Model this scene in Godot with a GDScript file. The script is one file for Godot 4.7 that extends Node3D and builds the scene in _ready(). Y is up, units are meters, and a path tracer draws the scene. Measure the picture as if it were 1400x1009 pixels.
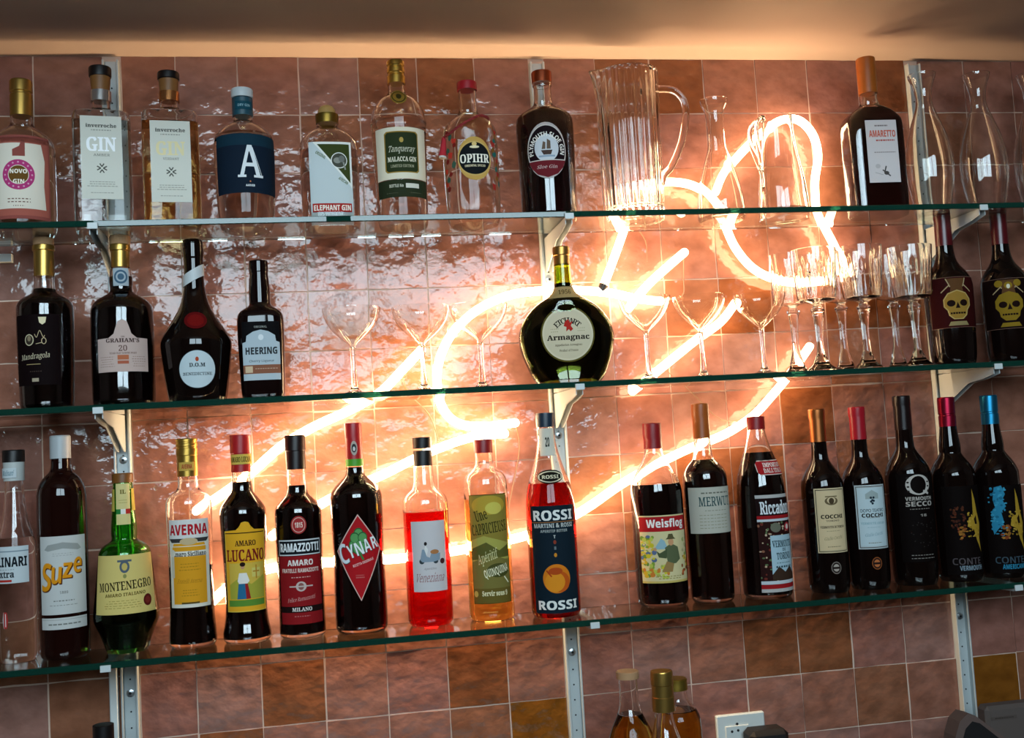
extends Node3D

# A back bar: three glass shelves of bottles and glasses on slotted rails before a glazed tile wall, with a warm light-tube sign.
# Metres, y up, the tile face is z = 0 and the room opens towards +z.

# Outlines of the bottles and glasses: [height, radius, ...] above the shelf, from the neck down; "l": heights of the label edges.
const BOT := {
	"a1": {"x": -.2113, "y": 1.887, "z": .11, "b": [.1771,.0153,.1658,.0153,.1593,.0179,.1513,.0289,.1416,.04,.1304,.0455,.1079,.0464,.0312,.0465,.0032,.0456,0,.0432], "capsule": [.2311,.0153,.2285,.0162,.2136,.0162,.2123,.0147,.2097,.0147,.2084,.0162,.1755,.0162], "l": [.1352,.0095]},
	"a2": {"x": -.0966, "y": 1.887, "z": .11, "b": [.2149,.0132,.1946,.0132,.1854,.0138,.1809,.021,.1776,.0377,.1733,.0413,.1619,.0422,.008,.0422,.0023,.0413,0,.0389], "stopper": [.252,.0157,.2504,.0166,.2379,.0165,.2366,.0156], "plug": [.2372,.015,.2274,.0144,.2149,.0132], "collar": [.2143,.0153,.1979,.0153], "l": [.1658,.0393]},
	"a3": {"x": .004, "y": 1.887, "z": .11, "b": [.2126,.0136,.1944,.0136,.1858,.0142,.1812,.0217,.1779,.0378,.1739,.041,.1614,.0419,.0072,.0422,.002,.0413,0,.0388], "stopper": [.2441,.0158,.2425,.0164,.2335,.0164,.2322,.0155], "plug": [.2325,.0149,.2225,.0142,.2126,.0136], "collar": [.2126,.0155,.1977,.0155], "l": [.1581,.0328]},
	"a4": {"x": .1139, "y": 1.887, "z": .11, "b": [.1758,.0146,.1657,.0146,.1614,.0207,.1541,.0334,.1441,.0424,.1324,.0456,.1042,.0461,.0463,.0444,.0099,.0418,.0026,.0386,0,.0354], "cap": [.2176,.0159,.2159,.0169,.2059,.0169,.2035,.0159], "neck_band": [.2022,.0159,.1741,.0159], "l": [.1347,.043]},
	"a5": {"x": .2434, "y": 1.887, "z": .11, "b": [.1623,.0168,.155,.0167,.1498,.0241,.1411,.0362,.129,.0443,.1187,.0459,.0086,.0447,.0024,.0434,0,.0407], "stopper": [.1914,.006,.1893,.0101,.1845,.0134,.1758,.0147], "collar": [.1765,.0178,.1723,.0184,.1616,.0174], "l": [.1221,0]},
	"a6": {"x": .3558, "y": 1.887, "z": .11, "b": [.2271,.0123,.2116,.013,.2052,.0198,.1982,.0308,.1876,.0383,.1771,.0424,.1666,.0434,.1603,.0448,.1561,.0438,.1455,.043,.0272,.0404,.0042,.0397,0,.0373], "capsule": [.2645,.013,.2624,.0144,.2564,.0144,.2553,.0134,.2525,.0134,.2511,.0144,.2447,.0144,.2433,.013,.2405,.013,.2384,.0147,.2264,.0147], "l": [.1438,.0619,.0619,.0324,.2116,.1813]},
	"a7": {"x": .4697, "y": 1.887, "z": .11, "b": [.2176,.0142,.2105,.0146,.1873,.0142,.1767,.0166,.1696,.026,.1607,.0364,.1483,.0429,.1341,.0443,.0953,.0446,.0461,.0441,.0105,.0427,.0035,.0406,0,.0372], "cap": [.2293,.0156,.2279,.0163,.2158,.0163], "l": [.1271,.0573,.143,.0461]},
	"a8": {"x": .5945, "y": 1.887, "z": .11, "b": [.2281,.0158,.223,.0158,.2216,.014,.1942,.0147,.187,.0203,.178,.035,.1708,.0448,.1618,.0469,.1439,.0472,.0298,.0456,.0053,.0448,0,.0424], "cap": [.2472,.0158,.2454,.0169,.2284,.0165], "l": [.1493,.0582]},
	"a9": {"x": .7406, "y": 1.887, "z": .105, "b": [.2467,.0522,0,.0478]},
	"a10": {"x": .8907, "y": 1.887, "z": .105, "b": [.2012,.0233,.194,.0224,.1849,.0171,.1686,.0146,.136,.0146,.1165,.0155,.1035,.0205,.0711,.0303,.0388,.0376,.009,.0401,.0026,.0394,0,.0339]},
	"a11": {"x": 1.0019, "y": 1.887, "z": .105, "b": [.172,.0252,.1656,.0252,.1337,.0264,.0955,.0323,.0574,.0394,.0088,.0429,0,.0417]},
	"a12": {"x": 1.1719, "y": 1.887, "z": .11, "b": [.2098,.0141,.1958,.0144,.1874,.0183,.1824,.0259,.174,.038,.164,.0471,.1556,.0495,.1323,.05,.0328,.0498,.0033,.0489,0,.0459], "capsule": [.2731,.0153,.271,.0163,.2495,.0162,.2098,.0159], "l": [.155,.0467]},
	"a13": {"x": 1.2822, "y": 1.887, "z": .1, "b": [.2484,.0238,.2415,.0226,.2313,.0183,.216,.0147,.199,.0134,.1854,.0159,.1616,.0249,.1345,.034,.1075,.0393,.0872,.0411,.0603,.0399,.0368,.0356,.0027,.0302,0,.0257]},
	"a14": {"x": 1.3872, "y": 1.887, "z": .1, "b": [.2487,.0236,.2418,.0224,.2314,.0181,.2159,.0145,.1988,.0133,.185,.0157,.1611,.0247,.1337,.0336,.1064,.0389,.086,.0407,.0588,.0395,.035,.0353,.0027,.0299,0,.0255]},
	"a15": {"x": 1.4941, "y": 1.887, "z": .1, "b": [.2489,.0233,.242,.0221,.2316,.0179,.2159,.0144,.1986,.0132,.1847,.0155,.1605,.0244,.1329,.0332,.1053,.0385,.0847,.0402,.0572,.039,.0333,.0349,.0027,.0296,0,.0252]},
	"b1": {"x": -.185, "y": 1.618, "z": .11, "b": [.2005,.0144,.1774,.0149,.172,.0207,.1663,.0317,.1594,.0381,.1506,.0404,.0658,.0391,.0093,.0376,.0031,.0364,0,.0338], "cork": [.2582,.0138,.2569,.0147,.2471,.0147], "capsule": [.2471,.0144,.2461,.0159,.2391,.0159,.2379,.0144,.1995,.0144], "l": [.138,.0346]},
	"b2": {"x": -.0755, "y": 1.618, "z": .11, "b": [.2106,.0137,.2009,.0161,.1881,.017,.177,.0155,.1715,.0173,.1658,.0269,.1578,.0389,.1482,.0443,.1371,.0452,.0168,.0452,.0038,.0446,0,.0416], "cork": [.2587,.0144,.2575,.015,.2452,.015], "capsule": [.2452,.0144,.2433,.015,.2362,.0149,.2349,.0134,.2099,.0134], "l": [.1253,.0483,.2074,.1802]},
	"b3": {"x": .0312, "y": 1.618, "z": .11, "b": [.2504,.0123,.2484,.0148,.2416,.0154,.2237,.0154,.2172,.0142,.1848,.0148,.1655,.0169,.1461,.0221,.1268,.0332,.1075,.0456,.0947,.0521,.085,.0527,.0754,.0517,.0498,.0492,.0179,.0451,.0032,.0429,0,.0398], "l": [.0754,.0186,.1348,.1075,.2108,.1777]},
	"b4": {"x": .1283, "y": 1.618, "z": .11, "b": [.2145,.0139,.2125,.0145,.1965,.0145,.1955,.0136,.1818,.0151,.1655,.0164,.1508,.0157,.1459,.0164,.141,.0221,.1345,.0309,.1264,.0353,.0972,.0353,.0197,.0332,.0032,.032,0,.0298], "l": [.1166,.0277]},
	"c1": {"x": .2672, "y": 1.618, "z": .1, "b": [.1368,.0457,.1317,.0454,.119,.0419,.1062,.0344,.0947,.0239,.0858,.0134,.0801,.006,.0769,.0045,.0668,.0041,.0414,.0037,.0249,.0041,.0088,.0059,.0044,.0149,.0019,.0268,0,.0283]},
	"c2": {"x": .3762, "y": 1.618, "z": .1, "b": [.1353,.0465,.1302,.0461,.1176,.0426,.1049,.035,.0935,.0243,.0847,.0137,.079,.0061,.0758,.0046,.0657,.0042,.0406,.0038,.0242,.0042,.0088,.0061,.0044,.0151,.0019,.0273,0,.0288]},
	"c3": {"x": .471, "y": 1.618, "z": .09, "b": [.137,.0473,.1319,.0469,.1192,.0434,.1064,.0356,.095,.0248,.0861,.0139,.0803,.0062,.0772,.0046,.067,.0042,.0416,.0039,.0252,.0042,.0088,.0062,.0044,.0154,.0019,.0277,0,.0293]},
	"c4": {"x": .7496, "y": 1.618, "z": .09, "b": [.1396,.0438,.1346,.0434,.1221,.0402,.1096,.033,.0984,.023,.0896,.0129,.084,.0057,.0809,.0043,.0709,.0039,.0461,.0036,.0299,.0039,.0087,.0057,.0043,.0143,.0019,.0257,0,.0272]},
	"c5": {"x": .8411, "y": 1.618, "z": .1, "b": [.1373,.0435,.1323,.0432,.1199,.0399,.1075,.0328,.0964,.0228,.0877,.0129,.0821,.0057,.079,.0043,.0692,.0039,.0445,.0036,.0285,.0039,.0086,.0057,.0043,.0142,.0018,.0256,0,.027]},
	"c6": {"x": .9351, "y": 1.618, "z": .13, "b": [.1322,.0426,.1274,.0423,.1155,.0391,.1035,.0322,.0928,.0224,.0844,.0126,.0791,.0056,.0761,.0042,.0666,.0039,.0428,.0035,.0274,.0038,.0083,.0056,.0041,.014,.0018,.0251,0,.0265]},
	"b5": {"x": .6092, "y": 1.618, "z": .11, "b": [.1956,.0132,.1751,.014,.1574,.0148,.1495,.0179,.1428,.0256,.1337,.0427,.12,.0589,.1004,.0727,.0769,.0784,.0534,.0748,.0339,.0675,.0117,.0586,.0039,.0521,0,.0494], "capsule": [.2245,.0129,.223,.014,.2107,.014,.2095,.0129,.1929,.0128], "l": [.1239,.0339,.1574,.1377]},
	"w1": {"x": 1.0282, "y": 1.618, "z": .147, "b": [.2015,.037,.1622,.0346,.1231,.0317,.1172,.03,.1143,.0231,.1123,.0116,.1094,.0069,.1055,.0069,.1035,.011,.1006,.0115,.0977,.0098,.084,.0075,.0607,.0058,.0412,.0058,.0286,.0069,.0218,.0092,.0097,.0144,.0054,.0207,.0023,.0241,0,.0241]},
	"w2": {"x": 1.1101, "y": 1.618, "z": .147, "b": [.2043,.0367,.1644,.0344,.1247,.0315,.1188,.0298,.1158,.0229,.1138,.0115,.1108,.0069,.1069,.0069,.1049,.0109,.1019,.0115,.099,.0098,.0851,.0075,.0614,.0057,.0417,.0057,.0289,.0069,.0221,.0092,.0098,.0143,.0055,.0206,.0024,.024,0,.024]},
	"w3": {"x": 1.2012, "y": 1.618, "z": .147, "b": [.2021,.0365,.1626,.0342,.1233,.0313,.1174,.0296,.1144,.0228,.1125,.0114,.1095,.0069,.1056,.0069,.1036,.0108,.1007,.0114,.0978,.0097,.0841,.0074,.0606,.0057,.0411,.0057,.0284,.0068,.0216,.0091,.0097,.0142,.0054,.0204,.0023,.0238,0,.0238]},
	"w4": {"x": 1.0196, "y": 1.618, "z": .0725, "b": [.2073,.036,.1687,.0337,.1302,.0309,.1245,.0292,.1216,.0225,.1197,.0113,.1168,.0068,.1129,.0068,.111,.0107,.1082,.0113,.1053,.0096,.0919,.0073,.0689,.0056,.0498,.0056,.0374,.0067,.0307,.009,.0095,.014,.0053,.0202,.0023,.0235,0,.0235]},
	"w5": {"x": 1.1087, "y": 1.618, "z": .0725, "b": [.21,.0358,.1714,.0336,.1328,.0307,.1271,.0291,.1242,.0224,.1223,.0112,.1194,.0067,.1155,.0067,.1136,.0106,.1107,.0112,.1078,.0095,.0944,.0073,.0714,.0056,.0523,.0056,.0398,.0067,.0332,.0089,.0095,.014,.0053,.0201,.0023,.0234,0,.0234]},
	"w6": {"x": 1.2076, "y": 1.618, "z": .0725, "b": [.21,.0356,.1715,.0333,.1331,.0305,.1274,.0289,.1245,.0222,.1226,.0111,.1197,.0067,.1159,.0067,.114,.0106,.1111,.0111,.1083,.0095,.0949,.0072,.072,.0056,.0529,.0056,.0406,.0067,.0339,.0089,.0095,.0139,.0053,.0199,.0023,.0232,0,.0232]},
	"b6": {"x": 1.2873, "y": 1.618, "z": .115, "b": [.2098,.0139,.1906,.0151,.1752,.0197,.1612,.0312,.1471,.0386,.1318,.0397,.0252,.0378,.005,.0355,0,.0321], "capsule": [.2677,.0128,.2652,.0143,.2548,.0143,.2523,.0137,.2073,.0143], "l": [.1488,.0623]},
	"b7": {"x": 1.3944, "y": 1.618, "z": .115, "b": [.2097,.0138,.1902,.0149,.1747,.0195,.1605,.0308,.1463,.0382,.1309,.0393,.0258,.0374,.0051,.0352,0,.0318], "capsule": [.2681,.0127,.2655,.0142,.2551,.0141,.2525,.0136,.2071,.0141], "l": [.1436,.057]},
	"d1": {"x": -.2382, "y": 1.254, "z": .095, "b": [.2633,.0123,.2483,.013,.2246,.0151,.2009,.0187,.1812,.0245,.1694,.0271,.1616,.0278,.0912,.0277,.0213,.0272,.0058,.0265,0,.0243], "cap": [.3078,.0145,.3062,.0156,.2899,.0156], "neck_band": [.2895,.0148,.2621,.0144], "l": [.1675,.1146,.0737,.0504]},
	"d2": {"x": -.1724, "y": 1.254, "z": .095, "b": [.2912,.0133,.273,.0141,.2663,.0222,.2565,.0297,.2447,.0341,.229,.0352,.0115,.0352,.0031,.0337,0,.0311], "capsule": [.3256,.0133,.324,.0148,.2912,.0148], "l": [.1781,.0655,.0608,.0442]},
	"d3": {"x": -.0858, "y": 1.254, "z": .09, "b": [.2512,.0137,.2388,.0145,.2155,.0156,.1923,.0179,.173,.019,.1672,.0179,.1633,.019,.1575,.0297,.1498,.0358,.1441,.0377,.1229,.0396,.0597,.0468,.0502,.0471,.0426,.0456,.0236,.0371,.0046,.031,0,.0287], "cap": [.2641,.0137,.2625,.0153,.2497,.0153], "l": [.1441,.0594,.2485,.1876]},
	"d4": {"x": .0097, "y": 1.254, "z": .095, "b": [.2542,.0148,.236,.0152,.2307,.0203,.2246,.0296,.2182,.0333,.2106,.0345,.1936,.0337,.0883,.032,.051,.0323,.0286,.0338,.0137,.0348,.0045,.0345,0,.0311], "cap": [.3107,.0148,.3095,.016,.3068,.016,.3061,.0152,.3038,.0152,.303,.016,.2992,.016,.2984,.0152,.2961,.0152,.2954,.0159,.2855,.0159,.2847,.0152,.2535,.0152], "l": [.1898,.0603]},
	"d5": {"x": .0892, "y": 1.254, "z": .095, "b": [.2557,.0143,.2275,.0147,.2222,.0181,.2096,.0283,.1982,.0347,.185,.0351,.1207,.0316,.0605,.03,.0306,.0318,.0157,.0356,.0082,.0359,.0026,.0344,0,.0314], "cap": [.312,.0144,.3108,.0155,.284,.0155,.2832,.0147,.255,.0147], "l": [.1812,.0474,.2821,.2668]},
	"d6": {"x": .1718, "y": 1.254, "z": .095, "b": [.2553,.0142,.2405,.0146,.2172,.0154,.2114,.0215,.2009,.0316,.1932,.0354,.1785,.0358,.0745,.0344,.0248,.0347,.0076,.0351,.0027,.0336,0,.0305], "cap": [.3069,.0147,.3053,.0158,.2834,.0158,.2823,.015,.2542,.015], "l": [.1843,.1572,.1487,.1252,.1244,.0229]},
	"d7": {"x": .2615, "y": 1.254, "z": .095, "b": [.2656,.013,.2417,.0133,.235,.0198,.222,.0335,.2127,.0392,.2015,.0404,.1534,.0399,.1091,.039,.0797,.0398,.0139,.0404,.0047,.0392,0,.0354], "cap": [.321,.0126,.3195,.0134,.2985,.0134,.2977,.013,.2648,.0133], "l": [.1811,.0504,.2929,.2704,.2648,.2536]},
	"d8": {"x": .3692, "y": 1.254, "z": .085, "b": [.2483,.0148,.2355,.0156,.2129,.0179,.2035,.0296,.196,.035,.1848,.0362,.1679,.0358,.0118,.0359,.0044,.0347,0,.0309], "cap": [.2929,.0145,.2922,.0152,.2751,.0148], "neck_band": [.2721,.0148,.2476,.0148], "l": [.1623,.0543]},
	"d9": {"x": .4676, "y": 1.254, "z": .08, "b": [.2634,.0147,.2431,.015,.2355,.0218,.2278,.0309,.2183,.0348,.1992,.0352,.018,.0361,.0049,.036,0,.0329], "cap": [.2841,.0143,.2829,.0151,.2622,.0151], "l": [.1973,.0273]},
	"d10": {"x": .5678, "y": 1.254, "z": .1, "b": [.2988,.0139,.2843,.0142,.2707,.0154,.2513,.0198,.2319,.0253,.2164,.0308,.201,.0355,.1817,.0386,.1624,.0397,.0171,.0395,.0057,.0391,0,.0359], "cap": [.3206,.0147,.319,.0151,.298,.015], "neck_band": [.2956,.0143,.2941,.0147,.2843,.0146], "l": [.174,.0076,.23,.2079]},
	"d11": {"x": .7466, "y": 1.254, "z": .095, "b": [.2541,.0144,.2435,.0155,.2302,.0213,.215,.0317,.1979,.0398,.1828,.0421,.1563,.0424,.0212,.0418,.0063,.0406,0,.0364], "cap": [.295,.0144,.2938,.0155,.2702,.0155,.269,.0148,.253,.0151], "l": [.1469,.0399]},
	"d12": {"x": .8296, "y": 1.254, "z": .1, "b": [.2659,.0139,.2427,.0147,.2311,.017,.2227,.0255,.2138,.0324,.2042,.0358,.1888,.0362,.0136,.0356,.0042,.0344,0,.0306], "capsule": [.3228,.0132,.3213,.0144,.3007,.0144,.2995,.0136,.2651,.0139], "l": [.1861,.1123]},
	"d13": {"x": .925, "y": 1.254, "z": .1, "b": [.2754,.0139,.2609,.0162,.2412,.022,.2217,.0293,.206,.0346,.1943,.0373,.1748,.0392,.1359,.041,.0123,.0404,.0046,.0393,0,.0359], "cap": [.2962,.0139,.2951,.0147,.2746,.0147], "l": [.2236,.1994,.1678,.0115]},
	"d14": {"x": 1.0341, "y": 1.254, "z": .1, "b": [.248,.0127,.222,.0134,.2144,.0159,.2052,.0218,.1961,.0281,.1855,.0327,.1748,.0348,.1506,.0351,.021,.0338,.006,.0324,0,.0296], "capsule": [.3031,.0127,.3016,.0138,.2878,.0138,.2863,.0131,.248,.0134], "l": [.1715,.0659,.0516,.0314]},
	"d15": {"x": 1.107, "y": 1.254, "z": .1, "b": [.2478,.0127,.2218,.0134,.2142,.0158,.2051,.0217,.196,.028,.1853,.0325,.1747,.0346,.1504,.0349,.0209,.0337,.006,.0323,0,.0295], "capsule": [.3029,.0127,.3014,.0138,.2876,.0137,.286,.013,.2478,.0134], "l": [.1722,.067,.0538,.0331]},
	"d16": {"x": 1.1907, "y": 1.254, "z": .1, "b": [.2597,.0139,.2325,.0146,.2245,.0173,.2149,.0238,.2054,.0306,.1942,.0356,.1831,.0378,.1576,.0382,.0219,.0368,.0063,.0353,0,.0323], "capsule": [.3176,.0139,.316,.015,.3015,.015,.2999,.0143,.2597,.0146], "l": [.1863,.0398]},
	"d17": {"x": 1.2735, "y": 1.254, "z": .1, "b": [.2609,.0138,.2483,.0149,.2326,.0172,.2201,.0179,.2154,.0172,.2091,.021,.1982,.0289,.1857,.0353,.1732,.0379,.0215,.0366,.0061,.0351,0,.032], "capsule": [.3113,.013,.3097,.0142,.2829,.0142,.282,.0134,.2798,.0134,.2788,.0142,.2609,.0141], "l": [.1601,.0124]},
	"d18": {"x": 1.3544, "y": 1.254, "z": .1, "b": [.2605,.0141,.248,.0152,.2323,.0176,.2198,.0183,.2151,.0176,.2089,.0214,.1979,.0295,.1855,.0361,.173,.0388,.0215,.0374,.0061,.0358,0,.0328], "capsule": [.3108,.0133,.3093,.0145,.2825,.0145,.2816,.0137,.2794,.0137,.2784,.0145,.2605,.0145], "l": [.1563,.0088]},
}

# Centre lines of the light tubes on the wall: [x, y, ...]
const NEON := {
	"haunch": [0.800,1.759,0.755,1.765,0.710,1.776,0.659,1.782,0.602,1.784,0.538,1.779,0.481,1.757,0.439,1.724,0.413,1.682,0.404,1.640,0.410,1.596,0.434,1.568,0.476,1.560,0.531,1.563],
	"hind": [0.381,1.692,0.345,1.657,0.310,1.625,0.261,1.599,0.202,1.575,0.148,1.546,0.101,1.508,0.055,1.476,0.014,1.452],
	"hind2": [0.512,1.546,0.457,1.543,0.407,1.530,0.358,1.512,0.304,1.489,0.244,1.467,0.184,1.438,0.128,1.404],
	"belly1": [1.065,1.669,1.028,1.626,0.987,1.585,0.948,1.551,0.895,1.523,0.834,1.504,0.767,1.478],
	"belly2": [0.767,1.478,0.707,1.450,0.641,1.412,0.577,1.385,0.502,1.369,0.428,1.360],
	"belly3": [0.428,1.360,0.344,1.354,0.250,1.354,0.158,1.357,0.078,1.342,0.032,1.309],
	"foreleg": [0.933,1.751,0.904,1.719,0.855,1.688,0.799,1.649,0.737,1.606],
	"tuft": [0.847,1.843,0.814,1.818,0.776,1.787,0.738,1.748],
	"muzzle": [0.695,1.782,0.718,1.832,0.739,1.880,0.755,1.919,0.770,1.947,0.795,1.963,0.829,1.968,0.868,1.962,0.898,1.944,0.918,1.919],
	"throat": [0.918,1.919,0.927,1.884,0.942,1.847,0.969,1.813,1.004,1.793,1.051,1.783,1.100,1.785],
	"ear": [0.912,1.949,0.930,1.981,0.967,2.020,1.007,2.054,1.041,2.075,1.076,2.078,1.102,2.053,1.110,2.013,1.100,1.965,1.098,1.922],
	"nape": [1.098,1.922,1.110,1.885,1.130,1.840,1.140,1.796],
}

const TILE_EDGES := [[-.622, -.522, -.422, -.322, -.222, -.114], [-.086, 0.0, .1, .2, .3, .4, .5, .597], [.623, .716, .816, .916, 1.016, 1.116, 1.216, 1.312], [1.338, 1.432, 1.532, 1.632, 1.732, 1.832]]
const RAIL_X := [-.1, .61, 1.325]
const SHELF_Y := [1.882, 1.6135, 1.249]
const SHELF_T := .009
# how far the labels are turned to the side, in degrees
const TURN := {"a1": 7.0, "a2": 9.0, "a3": 7.0, "a4": 12.0, "a5": 3.0, "a8": -11.0, "a12": -3.0, "b1": -8.0, "b2": 10.0, "b3": 7.0, "b4": 2.0, "b5": -8.0, "b6": -13.0, "b7": -26.0, "d1": -19.0, "d2": 13.0, "d3": 9.0, "d4": 4.0, "d5": 8.0, "d6": 2.0, "d9": -3.0, "d10": -6.0, "d11": -4.0, "d13": 24.0, "d14": -4.0, "d15": -5.0, "d16": -5.0, "d18": -3.0}

var mats := {}
var glyphs := {}
var fonts := []
var taken := {}
var rng := RandomNumberGenerator.new()

# ---------------------------------------------------------------- the place

func _ready() -> void:
	rng.seed = 7
	# camera
	var cam := Camera3D.new()
	cam.name = "camera"
	cam.transform = Transform3D(Basis(Vector3(.984211, -.058047, .167213), Vector3(.044774, .995619, .082089), Vector3(-.171245, -.073306, .982497)), Vector3(.2265, 1.523, 1.7769))
	cam.fov = 38.369
	cam.near = .05
	cam.far = 60.0
	add_child(cam)
	cam.current = true
	# daylight outside the window, seen through the panes only
	var env := Environment.new()
	env.background_mode = Environment.BG_COLOR
	env.background_color = Color(.62, .8, .95)
	env.background_energy_multiplier = 1.0
	env.tonemap_mode = Environment.TONE_MAPPER_LINEAR
	env.tonemap_exposure = 1.0
	env.sdfgi_enabled = true
	env.ssao_enabled = true
	env.ssil_enabled = true
	var we := WorldEnvironment.new()
	we.name = "surroundings"
	we.environment = env
	add_child(we)
	for k in 2:
		var l := AreaLight3D.new()
		l.name = numbered("window_daylight")
		l.area_size = Vector2(.92, 1.26)
		l.area_normalize_energy = false
		l.light_color = Color(.85, .95, 1.0)
		l.light_energy = 3.4
		l.shadow_enabled = true
		l.position = Vector3(-.21 + 1.02 * k, 2.45, 2.985)
		add_child(l)

	fonts = []
	for q in [["Droid Sans", 400], ["Droid Sans", 700], ["Droid Serif", 400], ["Droid Serif", 700]]:
		var f := SystemFont.new()
		f.font_names = PackedStringArray([q[0]])
		f.font_weight = q[1]
		fonts.append(f)

	room()
	tile_wall()
	shelving()
	light_sign()
	top_shelf()
	middle_shelf()
	bottom_shelf()
	counter()

func room() -> void:
	var dark := std("dark_plaster", Color("66544a"), .8)
	var plaster := std("ceiling_plaster", Color("c8b0a0"), .85)
	struct("floor", box(Vector3(6.2, .1, 4.4)), std("dark_floor", Color("2a211c"), .7), Vector3(.4, -.05, 1.5))
	struct("ceiling", box(Vector3(6.2, .1, 4.4)), dark, Vector3(.4, 3.35, 1.5))
	struct("wall_left", box(Vector3(.1, 3.3, 4.4)), dark, Vector3(-2.45, 1.65, 1.5))
	struct("wall_right", box(Vector3(.1, 3.3, 4.4)), dark, Vector3(3.25, 1.65, 1.5))
	# the wall behind the viewer with its window
	struct("wall_front", joined([box(Vector3(1.7, 3.3, .12), Vector3(-1.6, 1.65, 3.06)), box(Vector3(1.9, 3.3, .12), Vector3(2.3, 1.65, 3.06)), box(Vector3(2.1, 1.78, .12), Vector3(.3, .89, 3.06)), box(Vector3(2.1, .18, .12), Vector3(.3, 3.21, 3.06))]), dark)
	var win := struct("window_1", joined([box(Vector3(.06, 1.34, .06), Vector3(-.72, 2.45, 3.07)), box(Vector3(.06, 1.34, .06), Vector3(1.32, 2.45, 3.07)), box(Vector3(.1, 1.34, .06), Vector3(.3, 2.45, 3.07)), box(Vector3(2.1, .05, .06), Vector3(.3, 1.805, 3.07)), box(Vector3(2.1, .05, .06), Vector3(.3, 3.095, 3.07))]), std("window_frame", Color("2c2622"), .5))
	for k in 2:
		var pane := std("window_glass", Color(1, 1, 1, .06), .02)
		pane.transparency = BaseMaterial3D.TRANSPARENCY_ALPHA
		part("pane", box(Vector3(.94, 1.26, .004), Vector3(-.22 + 1.04 * k, 2.45, 3.07)), pane, win)
	# low plaster soffit over the bar
	struct("trim_1", joined([box(Vector3(5.7, .08, .75), Vector3(.4, 2.2394, .365), .004), box(Vector3(5.7, 1.06, .08), Vector3(.4, 2.8, .7), .004)]), plaster)

func tile_wall() -> void:
	var grout := std("grout", Color("d6b8a4"), .9)
	var wall := struct("wall_back", joined([box(Vector3(5.7, 3.3, .08), Vector3(.4, 1.65, -.0424))]), grout)
	# glaze: colour grain and the wavy hand-made relief
	var n := FastNoiseLite.new()
	n.seed = 3
	n.noise_type = FastNoiseLite.TYPE_SIMPLEX_SMOOTH
	n.frequency = .0115
	n.fractal_octaves = 4
	n.fractal_gain = .42
	var relief := NoiseTexture2D.new()
	relief.width = 1024
	relief.height = 1024
	relief.seamless = true
	relief.noise = n
	var n2 := FastNoiseLite.new()
	n2.seed = 11
	n2.frequency = .02
	n2.fractal_octaves = 5
	var ramp := Gradient.new()
	ramp.set_color(0, Color(.8, .78, .76))
	ramp.set_color(1, Color(1, 1, 1))
	var grain := NoiseTexture2D.new()
	grain.width = 512
	grain.height = 512
	grain.seamless = true
	grain.noise = n2
	grain.color_ramp = ramp
	var kinds := []
	for c in ["a47060", "a16b58", "98634a", "90583a", "895132", "a4776b", "a26d60", "88521c"]:
		var m := std("glazed_tile_" + c, Color(c), .1, 0.0, .5)
		m.albedo_texture = grain
		m.uv1_triplanar = true
		m.uv1_world_triplanar = true
		m.uv1_scale = Vector3(1.9, 2.5, 1.9)
		m.heightmap_enabled = true
		m.heightmap_texture = relief
		m.heightmap_scale = .165
		kinds.append(m)
	var shapes := []
	for k in 6: shapes.append(tile_mesh())
	# tiles that stand out in colour: panel, column, row -> glaze
	var odd := {"1,6,11": 7, "3,0,11": 7, "1,5,10": 4, "2,2,0": 4, "1,5,0": 3, "2,1,0": 3, "2,6,0": 4, "2,3,4": 4, "2,5,4": 4, "2,6,4": 3, "2,4,6": 4, "2,3,7": 3, "2,4,10": 3, "2,3,10": 3, "1,2,10": 3, "2,2,7": 3, "2,0,7": 2, "1,1,11": 3, "0,4,1": 2}
	for pn in TILE_EDGES.size():
		var panel: Array = TILE_EDGES[pn]
		for i in panel.size() - 1:
			for j in 13:
				var w: float = panel[i + 1] - panel[i]
				var kind: int = odd.get("%d,%d,%d" % [pn, i, j], [0, 1, 2, 5, 6, 0, 1, 6][rng.randi() % 8])
				var o := part("tile", shapes[rng.randi() % 6], kinds[kind], wall)
				o.position = Vector3((panel[i] + panel[i + 1]) / 2 + rng.randfn(0, .0003), 2.15 - .1 * j + rng.randfn(0, .0003), rng.randfn(0, .0003))
				o.rotation = Vector3(rng.randfn(0, .007), rng.randfn(0, .007), rng.randfn(0, .002))
				o.scale = Vector3(w / .1, 1, 1)

func tile_mesh() -> ArrayMesh:
	var v := PackedVector3Array()
	var ix := PackedInt32Array()
	var n := 5
	for j in n:
		for i in n:
			var edge := i == 0 or j == 0 or i == n - 1 or j == n - 1
			var p := Vector3(-.0489 + .0978 * i / (n - 1), -.0489 + .0978 * j / (n - 1), rng.randfn(0, .00018) - (.0007 if edge else 0.0))
			if edge: p += Vector3(rng.randfn(0, .0003), rng.randfn(0, .0003), 0)
			v.append(p)
	for j in n - 1:
		for i in n - 1:
			var a := j * n + i
			ix.append_array([a, a + 1, a + n, a + 1, a + n + 1, a + n])
	var rim := []
	for i in n - 1: rim.append(i)
	for j in n - 1: rim.append(j * n + n - 1)
	for i in n - 1: rim.append(n * n - 1 - i)
	for j in n - 1: rim.append((n - 1 - j) * n)
	var base := v.size()
	for k in rim.size():
		v.append(v[rim[k]])
		v.append(Vector3(v[rim[k]].x, v[rim[k]].y, -.009))
	for k in rim.size():
		var a := base + 2 * k
		var b := base + 2 * ((k + 1) % rim.size())
		ix.append_array([a, a + 1, b, b, a + 1, b + 1])
	return solid(v, ix, Vector3(0, 0, 1))

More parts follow.
